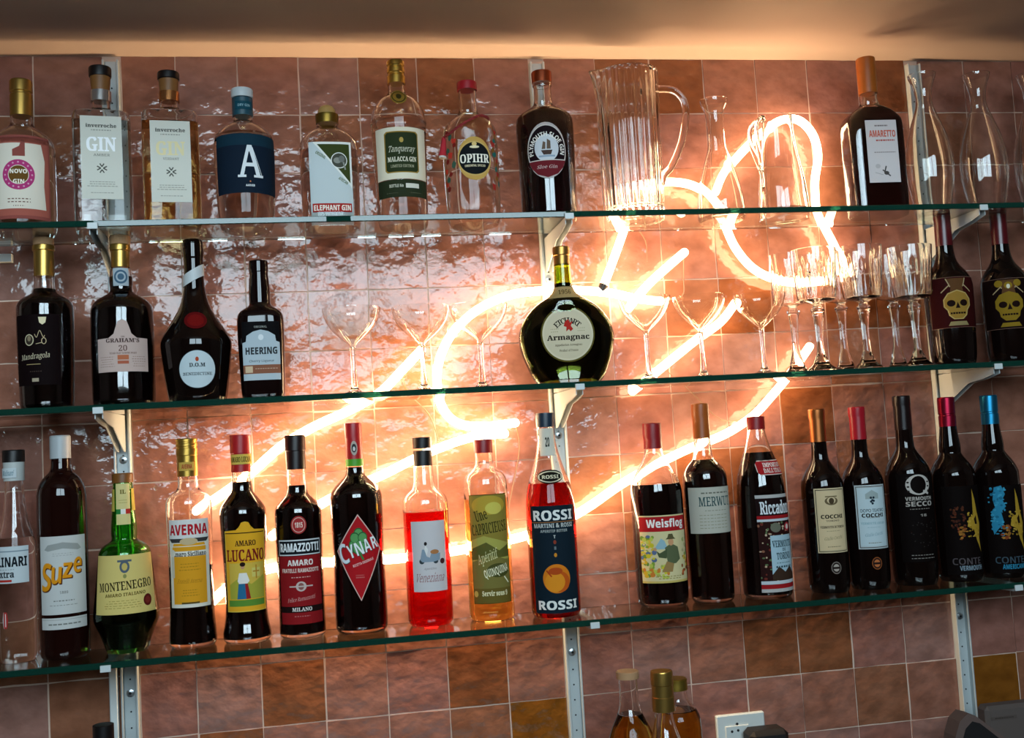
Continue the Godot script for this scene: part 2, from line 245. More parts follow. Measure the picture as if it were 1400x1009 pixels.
func shelving() -> void:
	var steel := std("painted_steel", Color("b9c0c0"), .45, .1)
	var hole := std("slot_black", Color("15181a"), .8)
	for k in 3:
		var o := thing("shelf_rail", ["slotted white metal rail at left, between the tiles", "slotted white metal rail in the middle of the wall", "slotted white metal rail at right, between the tiles"][k], "rail", Vector3(RAIL_X[k], 0, 0), "slotted wall rails")
		part("channel", joined([box(Vector3(.026, 1.4, .003), Vector3(0, 1.49, -.0001), .0004), box(Vector3(.0035, 1.4, .014), Vector3(-.0112, 1.49, .005), .0008), box(Vector3(.0035, 1.4, .014), Vector3(.0112, 1.49, .005), .0008)]), steel, o)
		var dots := []
		for j in 54: dots.append(moved(lathe(closed(PackedVector2Array([Vector2(.0014, .0006), Vector2(.0014, 0)])), {}, 8), Transform3D(Basis(Vector3.RIGHT, PI / 2), Vector3(0, .82 + .025 * j, .0014))))
		var d := part("slot_holes", joined(dots), hole, o)
		d.set_meta("kind", "stuff")
		for y in SHELF_Y:
			var s := part("screw", moved(lathe(closed(PackedVector2Array([Vector2(.003, .0035), Vector2(.006, .0025), Vector2(.0065, 0)])), {}, 16), Transform3D(Basis(Vector3.RIGHT, PI / 2), Vector3(0, y - .075, .0014))), metal("screw_steel", Color("b8bcbe"), .3), o)
			part("screw_recess", moved(lathe(closed(PackedVector2Array([Vector2(.0022, .0045), Vector2(.0022, .0032)])), {}, 6), Transform3D(Basis(Vector3.RIGHT, PI / 2), Vector3(0, y - .075, .0014))), hole, s)
	var pane := glass("shelf_glass", Color(.9, .965, .94), 1.5)
	var edge := glass("green_glass_edge", Color("17493c"), 1.5, .5)
	var row := ["top", "middle", "bottom"]
	for k in 3:
		var y: float = SHELF_Y[k]
		var s := thing("glass_shelf", "%s long green edged glass shelf" % row[k], "shelf", Vector3(.63, y, 0), "glass shelves")
		part("pane", box(Vector3(2.3, SHELF_T, .124), Vector3(0, 0, .112), .0006), pane, s)
		part("front_edge", box(Vector3(2.3, SHELF_T, .003), Vector3(0, 0, .1758), .0008), edge, s)
		for j in 3:
			var b := thing("shelf_bracket", "white steel bracket under the %s shelf on the %s rail" % [row[k], ["left", "middle", "right"][j]], "bracket", Vector3(RAIL_X[j], y - SHELF_T / 2, 0), "shelf brackets")
			# side cheeks: deep at the rail, shallow at the front
			var cheek := PackedVector2Array([Vector2(.006, -.001), Vector2(.174, -.001), Vector2(.174, -.011), Vector2(.145, -.017), Vector2(.1, -.022), Vector2(.04, -.05), Vector2(.02, -.058), Vector2(.006, -.058)])
			if k == 2: cheek = PackedVector2Array([Vector2(.006, -.001), Vector2(.174, -.001), Vector2(.174, -.005), Vector2(.1, -.008), Vector2(.006, -.012)])
			for q in [-.0052, .0052]: part("cheek", moved(prism(cheek, .0014), Transform3D(Basis(Vector3.UP, -PI / 2), Vector3(q, 0, 0))), steel, b)
			part("top_flange", box(Vector3(.0118, .001, .168), Vector3(0, -.0006, .09), .0002), steel, b)
			part("front_clip", box(Vector3(.0145, .0095, .003), Vector3(0, .0008, .1795), .0006), std("clip_white", Color("cdd3d2"), .4), b)

func light_sign() -> void:
	var sign := thing("neon_sign", "glowing warm white tube sign of curved strokes mounted on the tiles", "light sign")
	var glow := std("neon_tube_light", Color("fff0d8"), .3)
	glow.emission_enabled = true
	glow.emission = Color(1.0, .85, .66)
	glow.emission_energy_multiplier = 14.0
	var bright := glow.duplicate()
	bright.resource_name = "neon_tube_light_bright"
	bright.emission_energy_multiplier = 22.0
	var grey := std("tube_end", Color("2a221e"), .5)
	var clip := std("clear_clip", Color("c8b8a4"), .4)
	for key in NEON:
		var a: Array = NEON[key]
		var pts := PackedVector3Array()
		for k in range(0, a.size(), 2): pts.append(Vector3(a[k], a[k + 1], .03))
		var path := smooth_path(pts, 5)
		var strong: bool = key in ["haunch", "hind", "hind2", "belly2", "belly3"]
		part("tube", tube(path, .0073, 14), bright if strong else glow, sign)
		# supports on the wall and lamps inside the tube
		var run := .05
		var last := .04
		for k in range(1, path.size()):
			var step := path[k].distance_to(path[k - 1])
			run += step
			last += step
			if run > .1:
				run = 0.0
				var l := OmniLight3D.new()
				l.name = "tube_light"
				l.light_color = Color(1.0, .85, .66)
				l.light_energy = .005 if strong else .003
				l.light_size = .006
				l.omni_range = 8.0
				l.omni_attenuation = 2.0
				l.shadow_enabled = true
				l.position = path[k]
				sign.add_child(l, true)
			if last > .22 and RAIL_X.all(func(rx): return absf(path[k].x - rx) > .03):
				last = 0.0
				part("support", moved(lathe(closed(PackedVector2Array([Vector2(.004, .024), Vector2(.003, .02), Vector2(.003, .004), Vector2(.007, 0)])), {}, 12), Transform3D(Basis(Vector3.RIGHT, PI / 2), Vector3(path[k].x, path[k].y, -.0005))), clip, sign)
	for q in [[.6945, 1.781, .7055, 1.805]]:
		part("end_cap", tube(PackedVector3Array([Vector3(q[0], q[1], .03), Vector3(lerpf(q[0], q[2], .35), lerpf(q[1], q[3], .35), .03)]), .0078, 12), grey, sign)
	var wire := std("thin_wire", Color("8a6a54"), .5)
	for w in [[.345, 1.657, .36, 1.62, .39, 1.585, .402, 1.54], [.847, 1.843, .85, 1.80, .845, 1.77, .80, 1.76], [.737, 1.88, .765, 1.895, .785, 1.87, .78, 1.83], [.80, 1.64, .85, 1.60, .90, 1.55, .945, 1.55], [.531, 1.563, .54, 1.52, .52, 1.44, .50, 1.37]]:
		var pts := PackedVector3Array()
		for k in range(0, w.size(), 2): pts.append(Vector3(w[k], w[k + 1], .008 if k > 0 and k < w.size() - 2 else .026))
		part("wire", tube(smooth_path(pts), .0011, 6), wire, sign)

# ---------------------------------------------------------------- the counter below

func counter() -> void:
	struct("trim_2", box(Vector3(5.6, .04, .6), Vector3(.4, .86, .302), .003), std("counter_top", Color("3a2c24"), .4))
	struct("trim_3", box(Vector3(5.6, .84, .55), Vector3(.4, .42, .277), .003), std("counter_front", Color("2a201b"), .6))
	var amber := glass("amber_spirit", Color(.99, .76, .3), 1.36)
	var gold := metal("gold_foil", Color("b8924a"), .32)
	var list := [
		["amber bottle with pale cork stopper and slim neck on the counter", .661, .16, [.28, .0145, .252, .0145, .238, .0155, .222, .02, .2, .031, .18, .0365, .01, .037, 0, .034], [.289, .0165, .288, .0175, .278, .0175], .80, std("cork", Color("b58a62"), .8)],
		["amber bottle with tall gold capsule in front of the other two", .688, .25, [.25, .0125, .235, .0135, .21, .02, .18, .033, .16, .036, .01, .036, 0, .033], [.304, .0155, .302, .0165, .285, .0165, .284, .0158, .268, .0158, .267, .0166, .247, .0166], .74, gold],
		["amber bottle with wide gold screw cap behind the others", .758, .095, [.24, .0165, .222, .0175, .212, .026, .2, .034, .185, .037, .01, .037, 0, .034], [.256, .0165, .254, .0185, .25, .018, .244, .0185, .238, .0185], .86, metal("dull_gold", Color("a88a3a"), .4)]]
	for q in list:
		var o := thing("spirit_bottle", q[0], "bottle", Vector3(q[1], .88, q[2]))
		var p := rounded(pairs(q[3]), 2)
		var fill: float = q[5] * p[0].y
		part("liquid", lathe(closed(upper(p, fill, false)), {}, 40), amber, o)
		var top := upper(p, fill + .0003, true)
		var ring := top.duplicate()
		for k in range(top.size() - 1, -1, -1): ring.append(Vector2(top[k].x - .0022, top[k].y))
		ring.append(top[0])
		part("glass_body", lathe(ring, {}, 40), glass("clear_glass"), o)
		part("cap", lathe(closed(pairs(q[4])), {}, 32), q[6], o)
	var dk := thing("wine_bottle", "black capped bottle neck rising in front of the left rail", "bottle", Vector3(-.101, .88, .2))
	part("glass_body", lathe(closed(rounded(pairs([.26, .0125, .19, .0135, .17, .03, .15, .036, .01, .036, 0, .034]))), {}, 32), gloss("black_brown_glass", Color("0d0605")), dk)
	part("cap", lathe(closed(pairs([.294, .0125, .2935, .014, .258, .014])), {}, 24, 24, .0006, .255, .3), std("black_cap", Color("100c0c"), .4), dk)
	# wall socket
	var white := std("socket_white", Color("c9cfcc"), .35)
	var s := thing("wall_socket", "white wall socket plate with three round holes", "socket", Vector3(.896, 1.002, 0))
	part("plate", box(Vector3(.087, .087, .009), Vector3(0, 0, .0045), .002), white, s)
	part("insert", box(Vector3(.042, .05, .003), Vector3(-.008, .0, .0102), .001), white, s)
	for q in [[-.014, .008], [-.004, .02], [-.003, .009]]:
		part("hole", moved(lathe(closed(PackedVector2Array([Vector2(.0022, .001), Vector2(.0022, 0)])), {}, 12), Transform3D(Basis(Vector3.RIGHT, PI / 2), Vector3(q[0] - .004, q[1] + .008, .0115))), std("slot_black", Color("15181a"), .8), s)
	var plug := thing("power_adapter", "black power adapter plugged into the wall socket", "adapter", Vector3(.928, .99, .013))
	part("housing", box(Vector3(.068, .072, .045), Vector3(0, 0, .0235), .008), std("black_plastic", Color("0c0707"), .6), plug)
	part("cord", tube(smooth_path(PackedVector3Array([Vector3(0, -.03, .03), Vector3(.004, -.05, .033), Vector3(.02, -.08, .04), Vector3(.04, -.1, .06)])), .003, 8), std("black_plastic"), plug)
	# appliance at the lower right
	var ap := thing("counter_appliance", "grey rounded appliance with dark front at lower right corner", "appliance", Vector3(1.27, .88, .2))
	var prof := PackedVector2Array()
	for q in [[-.165, 0.0], [-.16, .14], [-.153, .178], [-.144, .199], [-.131, .209], [-.118, .205], [-.072, .168], [.06, .06], [.06, 0.0]]: prof.append(Vector2(q[0], q[1]))
	part("hood_rim", moved(prism(prof, .03), Transform3D(Basis(), Vector3(0, 0, .085))), std("grey_plastic", Color("5e4c46"), .5), ap)
	var inner := PackedVector2Array()
	for q in prof: inner.append(Vector2((q.x + .06) * .9 - .06, q.y * .945))
	part("dark_front", moved(prism(inner, .004), Transform3D(Basis(), Vector3(0, 0, .0985))), std("black_plastic"), ap)
	part("rear_housing", box(Vector3(.3, .186, .03), Vector3(.115, .093, -.016), .006), std("grey_plastic_dark", Color("574c47"), .55), ap)
	canvas(.05, .006, "574c47")
	small(.5, .4, .9, 1, .3, "302824", .3)
	var pl := PlaneMesh.new()
	pl.size = Vector2(.045, .005)
	pl.orientation = PlaneMesh.FACE_Z
	part("print", moved(pl, Transform3D(Basis(), Vector3(-.006, .168, .0006))), paper(), ap)
	var duct := thing("cable_duct", "narrow white cable duct beside the left rail below the bottom shelf", "duct", Vector3(-.1235, .9, 0))
	part("cover", box(Vector3(.0125, .36, .012), Vector3(0, .165, .007), .0015), std("clip_white", Color("cdd3d2"), .4), duct)
	var card := thing("price_card", "small white card on the wall at the left edge", "card", Vector3(-.272, 1.867, 0))
	part("sheet", box(Vector3(.03, .013, .012), Vector3(0, 0, .0065), .0005), std("clip_white", Color("cdd3d2"), .4), card)

# ---------------------------------------------------------------- naming

func numbered(called: String) -> String:
	taken[called] = taken.get(called, -1) + 1
	return called if taken[called] == 0 else "%s_%03d" % [called, taken[called]]

func tag(o: Node, label: String, category: String, group := "", kind := "") -> void:
	if label: o.set_meta("label", label)
	if category: o.set_meta("category", category)
	if group: o.set_meta("group", group)
	if kind: o.set_meta("kind", kind)

func thing(called: String, label: String, category: String, at := Vector3.ZERO, group := "") -> Node3D:
	var o := Node3D.new()
	o.name = numbered(called)
	add_child(o)
	o.position = at
	tag(o, label, category, group)
	return o

func part(called: String, mesh: Mesh, m: Material, parent: Node) -> MeshInstance3D:
	var o := MeshInstance3D.new()
	o.name = called
	o.mesh = mesh
	o.material_override = m
	parent.add_child(o, true)
	return o

func struct(called: String, mesh: Mesh, m: Material, at := Vector3.ZERO) -> MeshInstance3D:
	var o := part(called, mesh, m, self)
	o.position = at
	o.set_meta("kind", "structure")
	return o

# ---------------------------------------------------------------- meshes

# One mesh from vertices and triangles, turned so that it faces outwards (closed) or along dir (open).
func solid(v: PackedVector3Array, ix: PackedInt32Array, dir := Vector3.ZERO, uv := PackedVector2Array()) -> ArrayMesh:
	var nr := PackedVector3Array()
	nr.resize(v.size())
	var vol := 0.0
	for k in range(0, ix.size(), 3):
		var a := v[ix[k]]
		var b := v[ix[k + 1]]
		var c := v[ix[k + 2]]
		var n := (b - a).cross(c - a)
		vol += n.dot(dir) if dir != Vector3.ZERO else n.dot(a)
		for j in 3: nr[ix[k + j]] += n
	if vol < 0.0:
		for k in nr.size(): nr[k] = -nr[k]
	else:
		for k in range(0, ix.size(), 3):
			var t := ix[k]
			ix[k] = ix[k + 1]
			ix[k + 1] = t
	for k in nr.size(): nr[k] = nr[k].normalized()
	var arr := []
	arr.resize(Mesh.ARRAY_MAX)
	arr[Mesh.ARRAY_VERTEX] = v
	arr[Mesh.ARRAY_NORMAL] = nr
	if uv.size(): arr[Mesh.ARRAY_TEX_UV] = uv
	arr[Mesh.ARRAY_INDEX] = ix
	var m := ArrayMesh.new()
	m.add_surface_from_arrays(Mesh.PRIMITIVE_TRIANGLES, arr)
	return m

# Rings of equal size joined into a surface; joins[k] false leaves a break between ring k and k + 1.
func loft(rings: Array, joins := []) -> ArrayMesh:
	var n: int = rings[0].size()
	var v := PackedVector3Array()
	var ix := PackedInt32Array()
	for r in rings: v.append_array(r)
	for k in rings.size() - 1:
		if joins.size() and not joins[k]: continue
		for j in n:
			var a := k * n + j
			var b := k * n + (j + 1) % n
			ix.append_array([a, b, a + n, b, b + n, a + n])
	return solid(v, ix)

func pairs(a: Array) -> PackedVector2Array:  # [height, radius, ...] to (radius, height)
	var o := PackedVector2Array()
	for k in range(0, a.size(), 2): o.append(Vector2(a[k + 1], a[k]))
	return o

func rounded(p: PackedVector2Array, times := 2) -> PackedVector2Array:
	for t in times:
		var o := PackedVector2Array([p[0]])
		for k in p.size() - 1:
			o.append(p[k].lerp(p[k + 1], .25))
			o.append(p[k].lerp(p[k + 1], .75))
		o.append(p[-1])
		p = o
	return p

# A point of the cross-section: a circle, or a rounded rectangle (n > 2) that is squeezed to dz in depth where the body is wide.
func section(r: float, th: float, sh: Dictionary) -> Vector2:
	if sh.is_empty(): return Vector2(r * sin(th), r * cos(th))
	var t: float = smoothstep(sh.r0, sh.r1, r)
	var e: float = 2.0 / lerpf(2.0, sh.n, t)
	var s := sin(th)
	var c := cos(th)
	return Vector2(r * signf(s) * pow(absf(s), e), r * lerpf(1.0, sh.dz, t) * signf(c) * pow(absf(c), e))

func lathe(p: PackedVector2Array, sh := {}, seg := 40, flutes := 0, depth := 0.0, lo := -9.0, hi := 9.0) -> ArrayMesh:
	var rings := []
	var joins := []
	for k in p.size():
		var ring := PackedVector3Array()
		for j in seg:
			var th := TAU * j / seg
			var r := p[k].x
			if flutes and p[k].y > lo and p[k].y < hi: r -= depth * absf(sin(th * flutes * .5)) * smoothstep(lo, lo + .012, p[k].y) * (1.0 - smoothstep(hi - .012, hi, p[k].y))
			var q := section(r, th, sh)
			ring.append(Vector3(q.x, p[k].y, q.y))
		rings.append(ring)
		joins.append(true)
		if k > 0 and k < p.size() - 1:
			var a := p[k] - p[k - 1]
			var b := p[k + 1] - p[k]
			if a.length() > 1e-6 and b.length() > 1e-6 and absf(a.angle_to(b)) > .6:
				joins[-1] = false
				rings.append(ring)
				joins.append(true)
	return loft(rings, joins)

func closed(p: PackedVector2Array) -> PackedVector2Array:
	var o := p.duplicate()
	o.insert(0, Vector2(0, p[0].y))
	o.append(Vector2(0, p[-1].y))
	return o

func tube(path: PackedVector3Array, r: float, seg := 10, ends := true) -> ArrayMesh:
	var rings := []
	var up := Vector3(.13, .21, .97)
	var n := path.size()
	for k in n:
		var t := (path[mini(k + 1, n - 1)] - path[maxi(k - 1, 0)]).normalized()
		var s := t.cross(up).normalized()
		up = s.cross(t).normalized()
		var ring := func(at: Vector3, rr: float):
			var o := PackedVector3Array()
			for j in seg: o.append(at + (s * cos(TAU * j / seg) + up * sin(TAU * j / seg)) * rr)
			return o
		if k == 0:
			for e in ([[1.0, 0.001], [.8, .6], [.45, .89]] if ends else [[0.0, .001]]): rings.append(ring.call(path[k] - t * r * e[0], r * e[1]))
		rings.append(ring.call(path[k], r))
		if k == n - 1:
			for e in ([[.45, .89], [.8, .6], [1.0, 0.001]] if ends else [[0.0, .001]]): rings.append(ring.call(path[k] + t * r * e[0], r * e[1]))
	return loft(rings)

func smooth_path(pts: PackedVector3Array, step := 4) -> PackedVector3Array:
	var o := PackedVector3Array()
	for k in pts.size() - 1:
		var a := pts[maxi(k - 1, 0)]
		var d := pts[mini(k + 2, pts.size() - 1)]
		for j in step: o.append(pts[k].cubic_interpolate(pts[k + 1], a, d, float(j) / step))
	o.append(pts[-1])
	return o

# A box with chamfered edges.
func box(size: Vector3, at := Vector3.ZERO, ch := .0008) -> ArrayMesh:
	var h := size / 2
	var st := SurfaceTool.new()
	st.begin(Mesh.PRIMITIVE_TRIANGLES)
	ch = minf(ch, minf(h.x, minf(h.y, h.z)) * .6)
	var v := PackedVector3Array()
	var ix := PackedInt32Array()
	var quad := func(a, b, c, d):
		var k := v.size()
		if ((b - a).cross(c - a)).dot(a + b + c + d) > 0.0: v.append_array([a, b, c, d])
		else: v.append_array([d, c, b, a])
		ix.append_array([k, k + 1, k + 2, k, k + 2, k + 3])
	for ax in 3:
		var u := (ax + 1) % 3
		var w := (ax + 2) % 3
		for s in [-1.0, 1.0]:
			var f := []
			for q in [[-1, -1], [1, -1], [1, 1], [-1, 1]]:
				var p := Vector3.ZERO
				p[ax] = s * h[ax]
				p[u] = q[0] * (h[u] - ch)
				p[w] = q[1] * (h[w] - ch)
				f.append(p)
			quad.call(f[0], f[1], f[2], f[3])
			for s2 in [-1.0, 1.0]:
				var e := []
				for q in [[0, -1], [0, 1], [1, 1], [1, -1]]:
					var p := Vector3.ZERO
					p[ax] = s * (h[ax] - (ch if q[0] else 0.0))
					p[u] = s2 * (h[u] - (0.0 if q[0] else ch))
					p[w] = q[1] * (h[w] - ch)
					e.append(p)
				quad.call(e[0], e[1], e[2], e[3])
	for sx in [-1.0, 1.0]:
		for sy in [-1.0, 1.0]:
			for sz in [-1.0, 1.0]:
				var a := Vector3(sx * h.x, sy * (h.y - ch), sz * (h.z - ch))
				var b := Vector3(sx * (h.x - ch), sy * h.y, sz * (h.z - ch))
				var c := Vector3(sx * (h.x - ch), sy * (h.y - ch), sz * h.z)
				var k := v.size()
				if (b - a).cross(c - a).dot(a) > 0.0: v.append_array([a, b, c])
				else: v.append_array([a, c, b])
				ix.append_array([k, k + 1, k + 2])
	for k in v.size(): v[k] += at
	var d := at
	var m := solid_at(v, ix, d)
	return m

func solid_at(v: PackedVector3Array, ix: PackedInt32Array, d: Vector3) -> ArrayMesh:
	for k in v.size(): v[k] -= d
	var m := solid(v, ix)
	if d == Vector3.ZERO: return m
	var st := SurfaceTool.new()
	st.append_from(m, 0, Transform3D(Basis(), d))
	return st.commit()

func joined(list: Array) -> ArrayMesh:
	var st := SurfaceTool.new()
	for m in list: st.append_from(m, 0, Transform3D())
	return st.commit()

func moved(m: Mesh, t: Transform3D) -> ArrayMesh:
	var st := SurfaceTool.new()
	st.append_from(m, 0, t)
	return st.commit()

# A flat outline (x, y) given a thickness along z.
func prism(pts: PackedVector2Array, thick: float) -> ArrayMesh:
	var tri := Geometry2D.triangulate_polygon(pts)
	var v := PackedVector3Array()
	var ix := PackedInt32Array()
	var n := pts.size()
	for s in [.5, -.5]:
		for p in pts: v.append(Vector3(p.x, p.y, s * thick))
	for k in range(0, tri.size(), 3):
		var a := tri[k]
		var b := tri[k + 1]
		var c := tri[k + 2]
		if (pts[b] - pts[a]).cross(pts[c] - pts[a]) < 0.0:
			var t := b
			b = c
			c = t
		ix.append_array([a, b, c, a + n, c + n, b + n])
	var cw := Geometry2D.is_polygon_clockwise(pts)
	for k in n:
		var a := pts[k]
		var b := pts[(k + 1) % n]
		var q := v.size()
		v.append_array([Vector3(a.x, a.y, thick / 2), Vector3(b.x, b.y, thick / 2), Vector3(b.x, b.y, -thick / 2), Vector3(a.x, a.y, -thick / 2)])
		if cw: ix.append_array([q, q + 1, q + 2, q, q + 2, q + 3])
		else: ix.append_array([q, q + 2, q + 1, q, q + 3, q + 2])
	return solid(v, ix)

# ---------------------------------------------------------------- materials

func std(key: String, color := Color.WHITE, rough := .5, metal := 0.0, spec := .5) -> StandardMaterial3D:
	if not mats.has(key):
		var m := StandardMaterial3D.new()
		m.resource_name = key
		m.albedo_color = color
		m.roughness = rough
		m.metallic = metal
		m.metallic_specular = spec
		mats[key] = m
	return mats[key]

func glass(key: String, color := Color(1, 1, 1), ior := 1.5, alpha := 0.0, rough := 0.0) -> StandardMaterial3D:
	if not mats.has(key):
		var m := std(key, Color(color, alpha), rough)
		m.transparency = BaseMaterial3D.TRANSPARENCY_ALPHA
		m.refraction_enabled = true
		m.refraction_scale = (ior - 1.0) / 10.0
	return mats[key]

func gloss(key: String, color: Color) -> StandardMaterial3D:
	return std(key, color, .04, 0.0, .5)

func metal(key: String, color: Color, rough := .3) -> StandardMaterial3D:
	return std(key, color, rough, .9, .5)

# ---------------------------------------------------------------- print: small pictures drawn for the labels

var cv: Image
var cw := 0
var ch := 0
const DENSITY := 4600.0

func canvas(w: float, h: float, bg: String) -> void:
	cw = maxi(8, int(w * DENSITY))
	ch = maxi(8, int(h * DENSITY))
	cv = Image.create(cw, ch, false, Image.FORMAT_RGBA8)
	cv.fill(Color(bg))

func paper(rough := .7) -> StandardMaterial3D:
	var m := StandardMaterial3D.new()
	m.resource_name = "printed_label"
	m.albedo_texture = ImageTexture.create_from_image(cv)
	m.texture_repeat = false
	m.roughness = rough
	m.metallic_specular = .16
	return m

func R(x: float, y: float, w: float, h: float, c: String) -> void:
	cv.fill_rect(Rect2i(roundi(x * cw), roundi(y * ch), maxi(1, roundi(w * cw)), maxi(1, roundi(h * ch))), Color(c))

func border(x: float, y: float, w: float, h: float, t: float, c: String) -> void:
	var ty := t * cw / ch
	R(x, y, w, ty, c)
	R(x, y + h - ty, w, ty, c)
	R(x, y, t, h, c)
	R(x + w - t, y, t, h, c)

func E(cx: float, cy: float, rx: float, ry: float, c: String) -> void:  # radii as shares of the width
	var a := rx * cw
	var b := ry * cw
	for y in range(maxi(0, int(cy * ch - b)), mini(ch, int(cy * ch + b) + 1)):
		var t := 1.0 - pow((y + .5 - cy * ch) / b, 2)
		if t > 0.0:
			var half := a * sqrt(t)
			cv.fill_rect(Rect2i(roundi(cx * cw - half), y, maxi(1, roundi(2 * half)), 1), Color(c))

func PG(a: Array, c: String) -> void:
	var lo := 1e9
	var hi := -1e9
	for k in range(1, a.size(), 2):
		lo = minf(lo, a[k] * ch)
		hi = maxf(hi, a[k] * ch)
	for y in range(maxi(0, int(lo)), mini(ch, int(hi) + 1)):
		var xs := []
		var yy := y + .5
		for k in range(0, a.size(), 2):
			var j := (k + 2) % a.size()
			var y0: float = a[k + 1] * ch
			var y1: float = a[j + 1] * ch
			if (y0 <= yy) != (y1 <= yy): xs.append((a[k] + (a[j] - a[k]) * (yy - y0) / (y1 - y0)) * cw)
		xs.sort()
		for k in range(0, xs.size() - 1, 2): cv.fill_rect(Rect2i(roundi(xs[k]), y, maxi(1, roundi(xs[k + 1] - xs[k])), 1), Color(c))

func L(x0: float, y0: float, x1: float, y1: float, t: float, c: String) -> void:
	var d := Vector2((x1 - x0) * cw, (y1 - y0) * ch)
	var n := d.orthogonal().normalized() * t * cw * .5
	var u := n.x / cw
	var w := n.y / ch
	PG([x0 + u, y0 + w, x1 + u, y1 + w, x1 - u, y1 - w, x0 - u, y0 - w], c)

# Lines of print too small to read.
func small(x: float, y: float, w: float, rows: int, dy: float, c: String, t := .012) -> void:
	for r in rows:
		var ww := w * (.7 + .3 * absf(sin(r * 2.4 + x * 7)))
		var at := x - ww / 2
		while at < x + ww / 2:
			var l := ww * (.05 + .07 * absf(sin(at * 97.0 + r)))
			R(at, y + r * dy, minf(l, x + ww / 2 - at), t, c)
			at += l + .02

func glyph(c: String, f: int) -> Dictionary:
	var key := c + str(f)
	if not glyphs.has(key):
		var ts := TextServerManager.get_primary_interface()
		var rid: RID = fonts[f].get_rids()[0]
		var sz := Vector2i(64, 0)
		var gi := ts.font_get_glyph_index(rid, 64, c.unicode_at(0), 0)
		ts.font_render_glyph(rid, sz, gi)
		var uv := ts.font_get_glyph_uv_rect(rid, sz, gi)
		var d := {"adv": ts.font_get_glyph_advance(rid, 64, gi).x, "off": ts.font_get_glyph_offset(rid, sz, gi), "im": null}
		if uv.size.x > 0:
			var im := ts.font_get_texture_image(rid, sz, ts.font_get_glyph_texture_idx(rid, sz, gi)).get_region(Rect2i(uv))
			im.convert(Image.FORMAT_RGBA8)
			d.im = im
		glyphs[key] = d
	return glyphs[key]

func strip(s: String, f: int) -> Image:
	var w := 8.0
	for c in s: w += glyph(c, f).adv
	var im := Image.create(int(w) + 8, 100, false, Image.FORMAT_RGBA8)
	im.fill(Color(1, 1, 1, 0))
	var x := 4.0
	for c in s:
		var g := glyph(c, f)
		if g.im: im.blend_rect(g.im, Rect2i(Vector2i.ZERO, g.im.get_size()), Vector2i(roundi(x + g.off.x), roundi(70 + g.off.y)))
		x += g.adv
	return im.get_region(im.get_used_rect())

# Lettering: centre, height as a share of the canvas height, font 0 sans, 1 sans bold, 2 serif, 3 serif bold; w fits it to a share of the width.
func T(s: String, x: float, y: float, h: float, c: String, f := 1, w := 0.0, turn := 0.0, skew := 0.0) -> void:
	var m := strip(s, f)
	var hp := maxi(2, roundi(h * ch))
	var wp := maxi(2, roundi(w * cw if w > 0.0 else float(m.get_width()) * hp / m.get_height()))
	if turn == 0.0 and skew == 0.0:
		m.resize(wp, hp, Image.INTERPOLATE_TRILINEAR if hp < 30 else Image.INTERPOLATE_BILINEAR)
		var ink := Image.create(wp, hp, false, Image.FORMAT_RGBA8)
		ink.fill(Color(c))
		cv.blend_rect_mask(ink, m, Rect2i(0, 0, wp, hp), Vector2i(roundi(x * cw - wp / 2.0), roundi(y * ch - hp / 2.0)))
	else:
		put(m, x * cw, y * ch, wp, hp, deg_to_rad(turn), skew, Color(c))

func put(m: Image, cx: float, cy: float, wp: float, hp: float, turn: float, skew: float, c: Color) -> void:
	m = m.duplicate()
	m.resize(maxi(2, int(wp)), maxi(2, int(hp)), Image.INTERPOLATE_TRILINEAR)
	var mw := m.get_width()
	var mh := m.get_height()
	var reach := (absf(wp * cos(turn)) + absf(hp * sin(turn)) + absf(skew) * hp) / 2 + 2
	var reachy := (absf(wp * sin(turn)) + absf(hp * cos(turn))) / 2 + 2
	for py in range(maxi(0, int(cy - reachy)), mini(ch, int(cy + reachy) + 1)):
		for px in range(maxi(0, int(cx - reach)), mini(cw, int(cx + reach) + 1)):
			var d := Vector2(px + .5 - cx, py + .5 - cy).rotated(-turn)
			d.x += skew * d.y
			var u := int(d.x + mw / 2.0)
			var v := int(d.y + mh / 2.0)
			if u >= 0 and v >= 0 and u < mw and v < mh:
				var a := m.get_pixel(u, v).a
				if a > .02: cv.set_pixel(px, py, cv.get_pixel(px, py).lerp(c, a))

# Capitals set round an arc: centre, radius as a share of the width, middle angle from the top and spread in degrees.
func TA(s: String, x: float, y: float, r: float, mid: float, spread: float, h: float, c: String, f := 1, inward := 1.0) -> void:
	var total := 0.0
	for q in s: total += glyph(q, f).adv
	var at := 0.0
	for q in s:
		var g := glyph(q, f)
		var th := deg_to_rad(mid + inward * spread * ((at + g.adv / 2) / total - .5))
		at += g.adv
		if g.im == null: continue
		var im := strip(q, f)
		var hp := h * ch * im.get_height() / 47.0
		put(im, x * cw + sin(th) * r * cw, y * ch - cos(th) * r * cw, float(im.get_width()) * hp / im.get_height(), hp, th if inward > 0 else th + PI, 0.0, Color(c))

# Many small dabs of colour, as in a painted picture.
func dabs(x: float, y: float, w: float, h: float, n: int, size: float, colors: Array) -> void:
	for k in n: E(x + rng.randf() * w, y + rng.randf() * h, size * rng.randf_range(.5, 1.2), size * rng.randf_range(.4, 1.0), colors[rng.randi() % colors.size()])

# ---------------------------------------------------------------- bottles

# Where a bottle's surface is, s metres round from its front (along the skin) and at height y.
func radius_at(b: Dictionary, y: float) -> float:
	var p: PackedVector2Array = b.out
	for k in p.size() - 1:
		if (p[k].y >= y) and (p[k + 1].y <= y):
			return lerpf(p[k].x, p[k + 1].x, (p[k].y - y) / maxf(p[k].y - p[k + 1].y, 1e-6))
	return p[0].x if y > p[0].y else p[-1].x

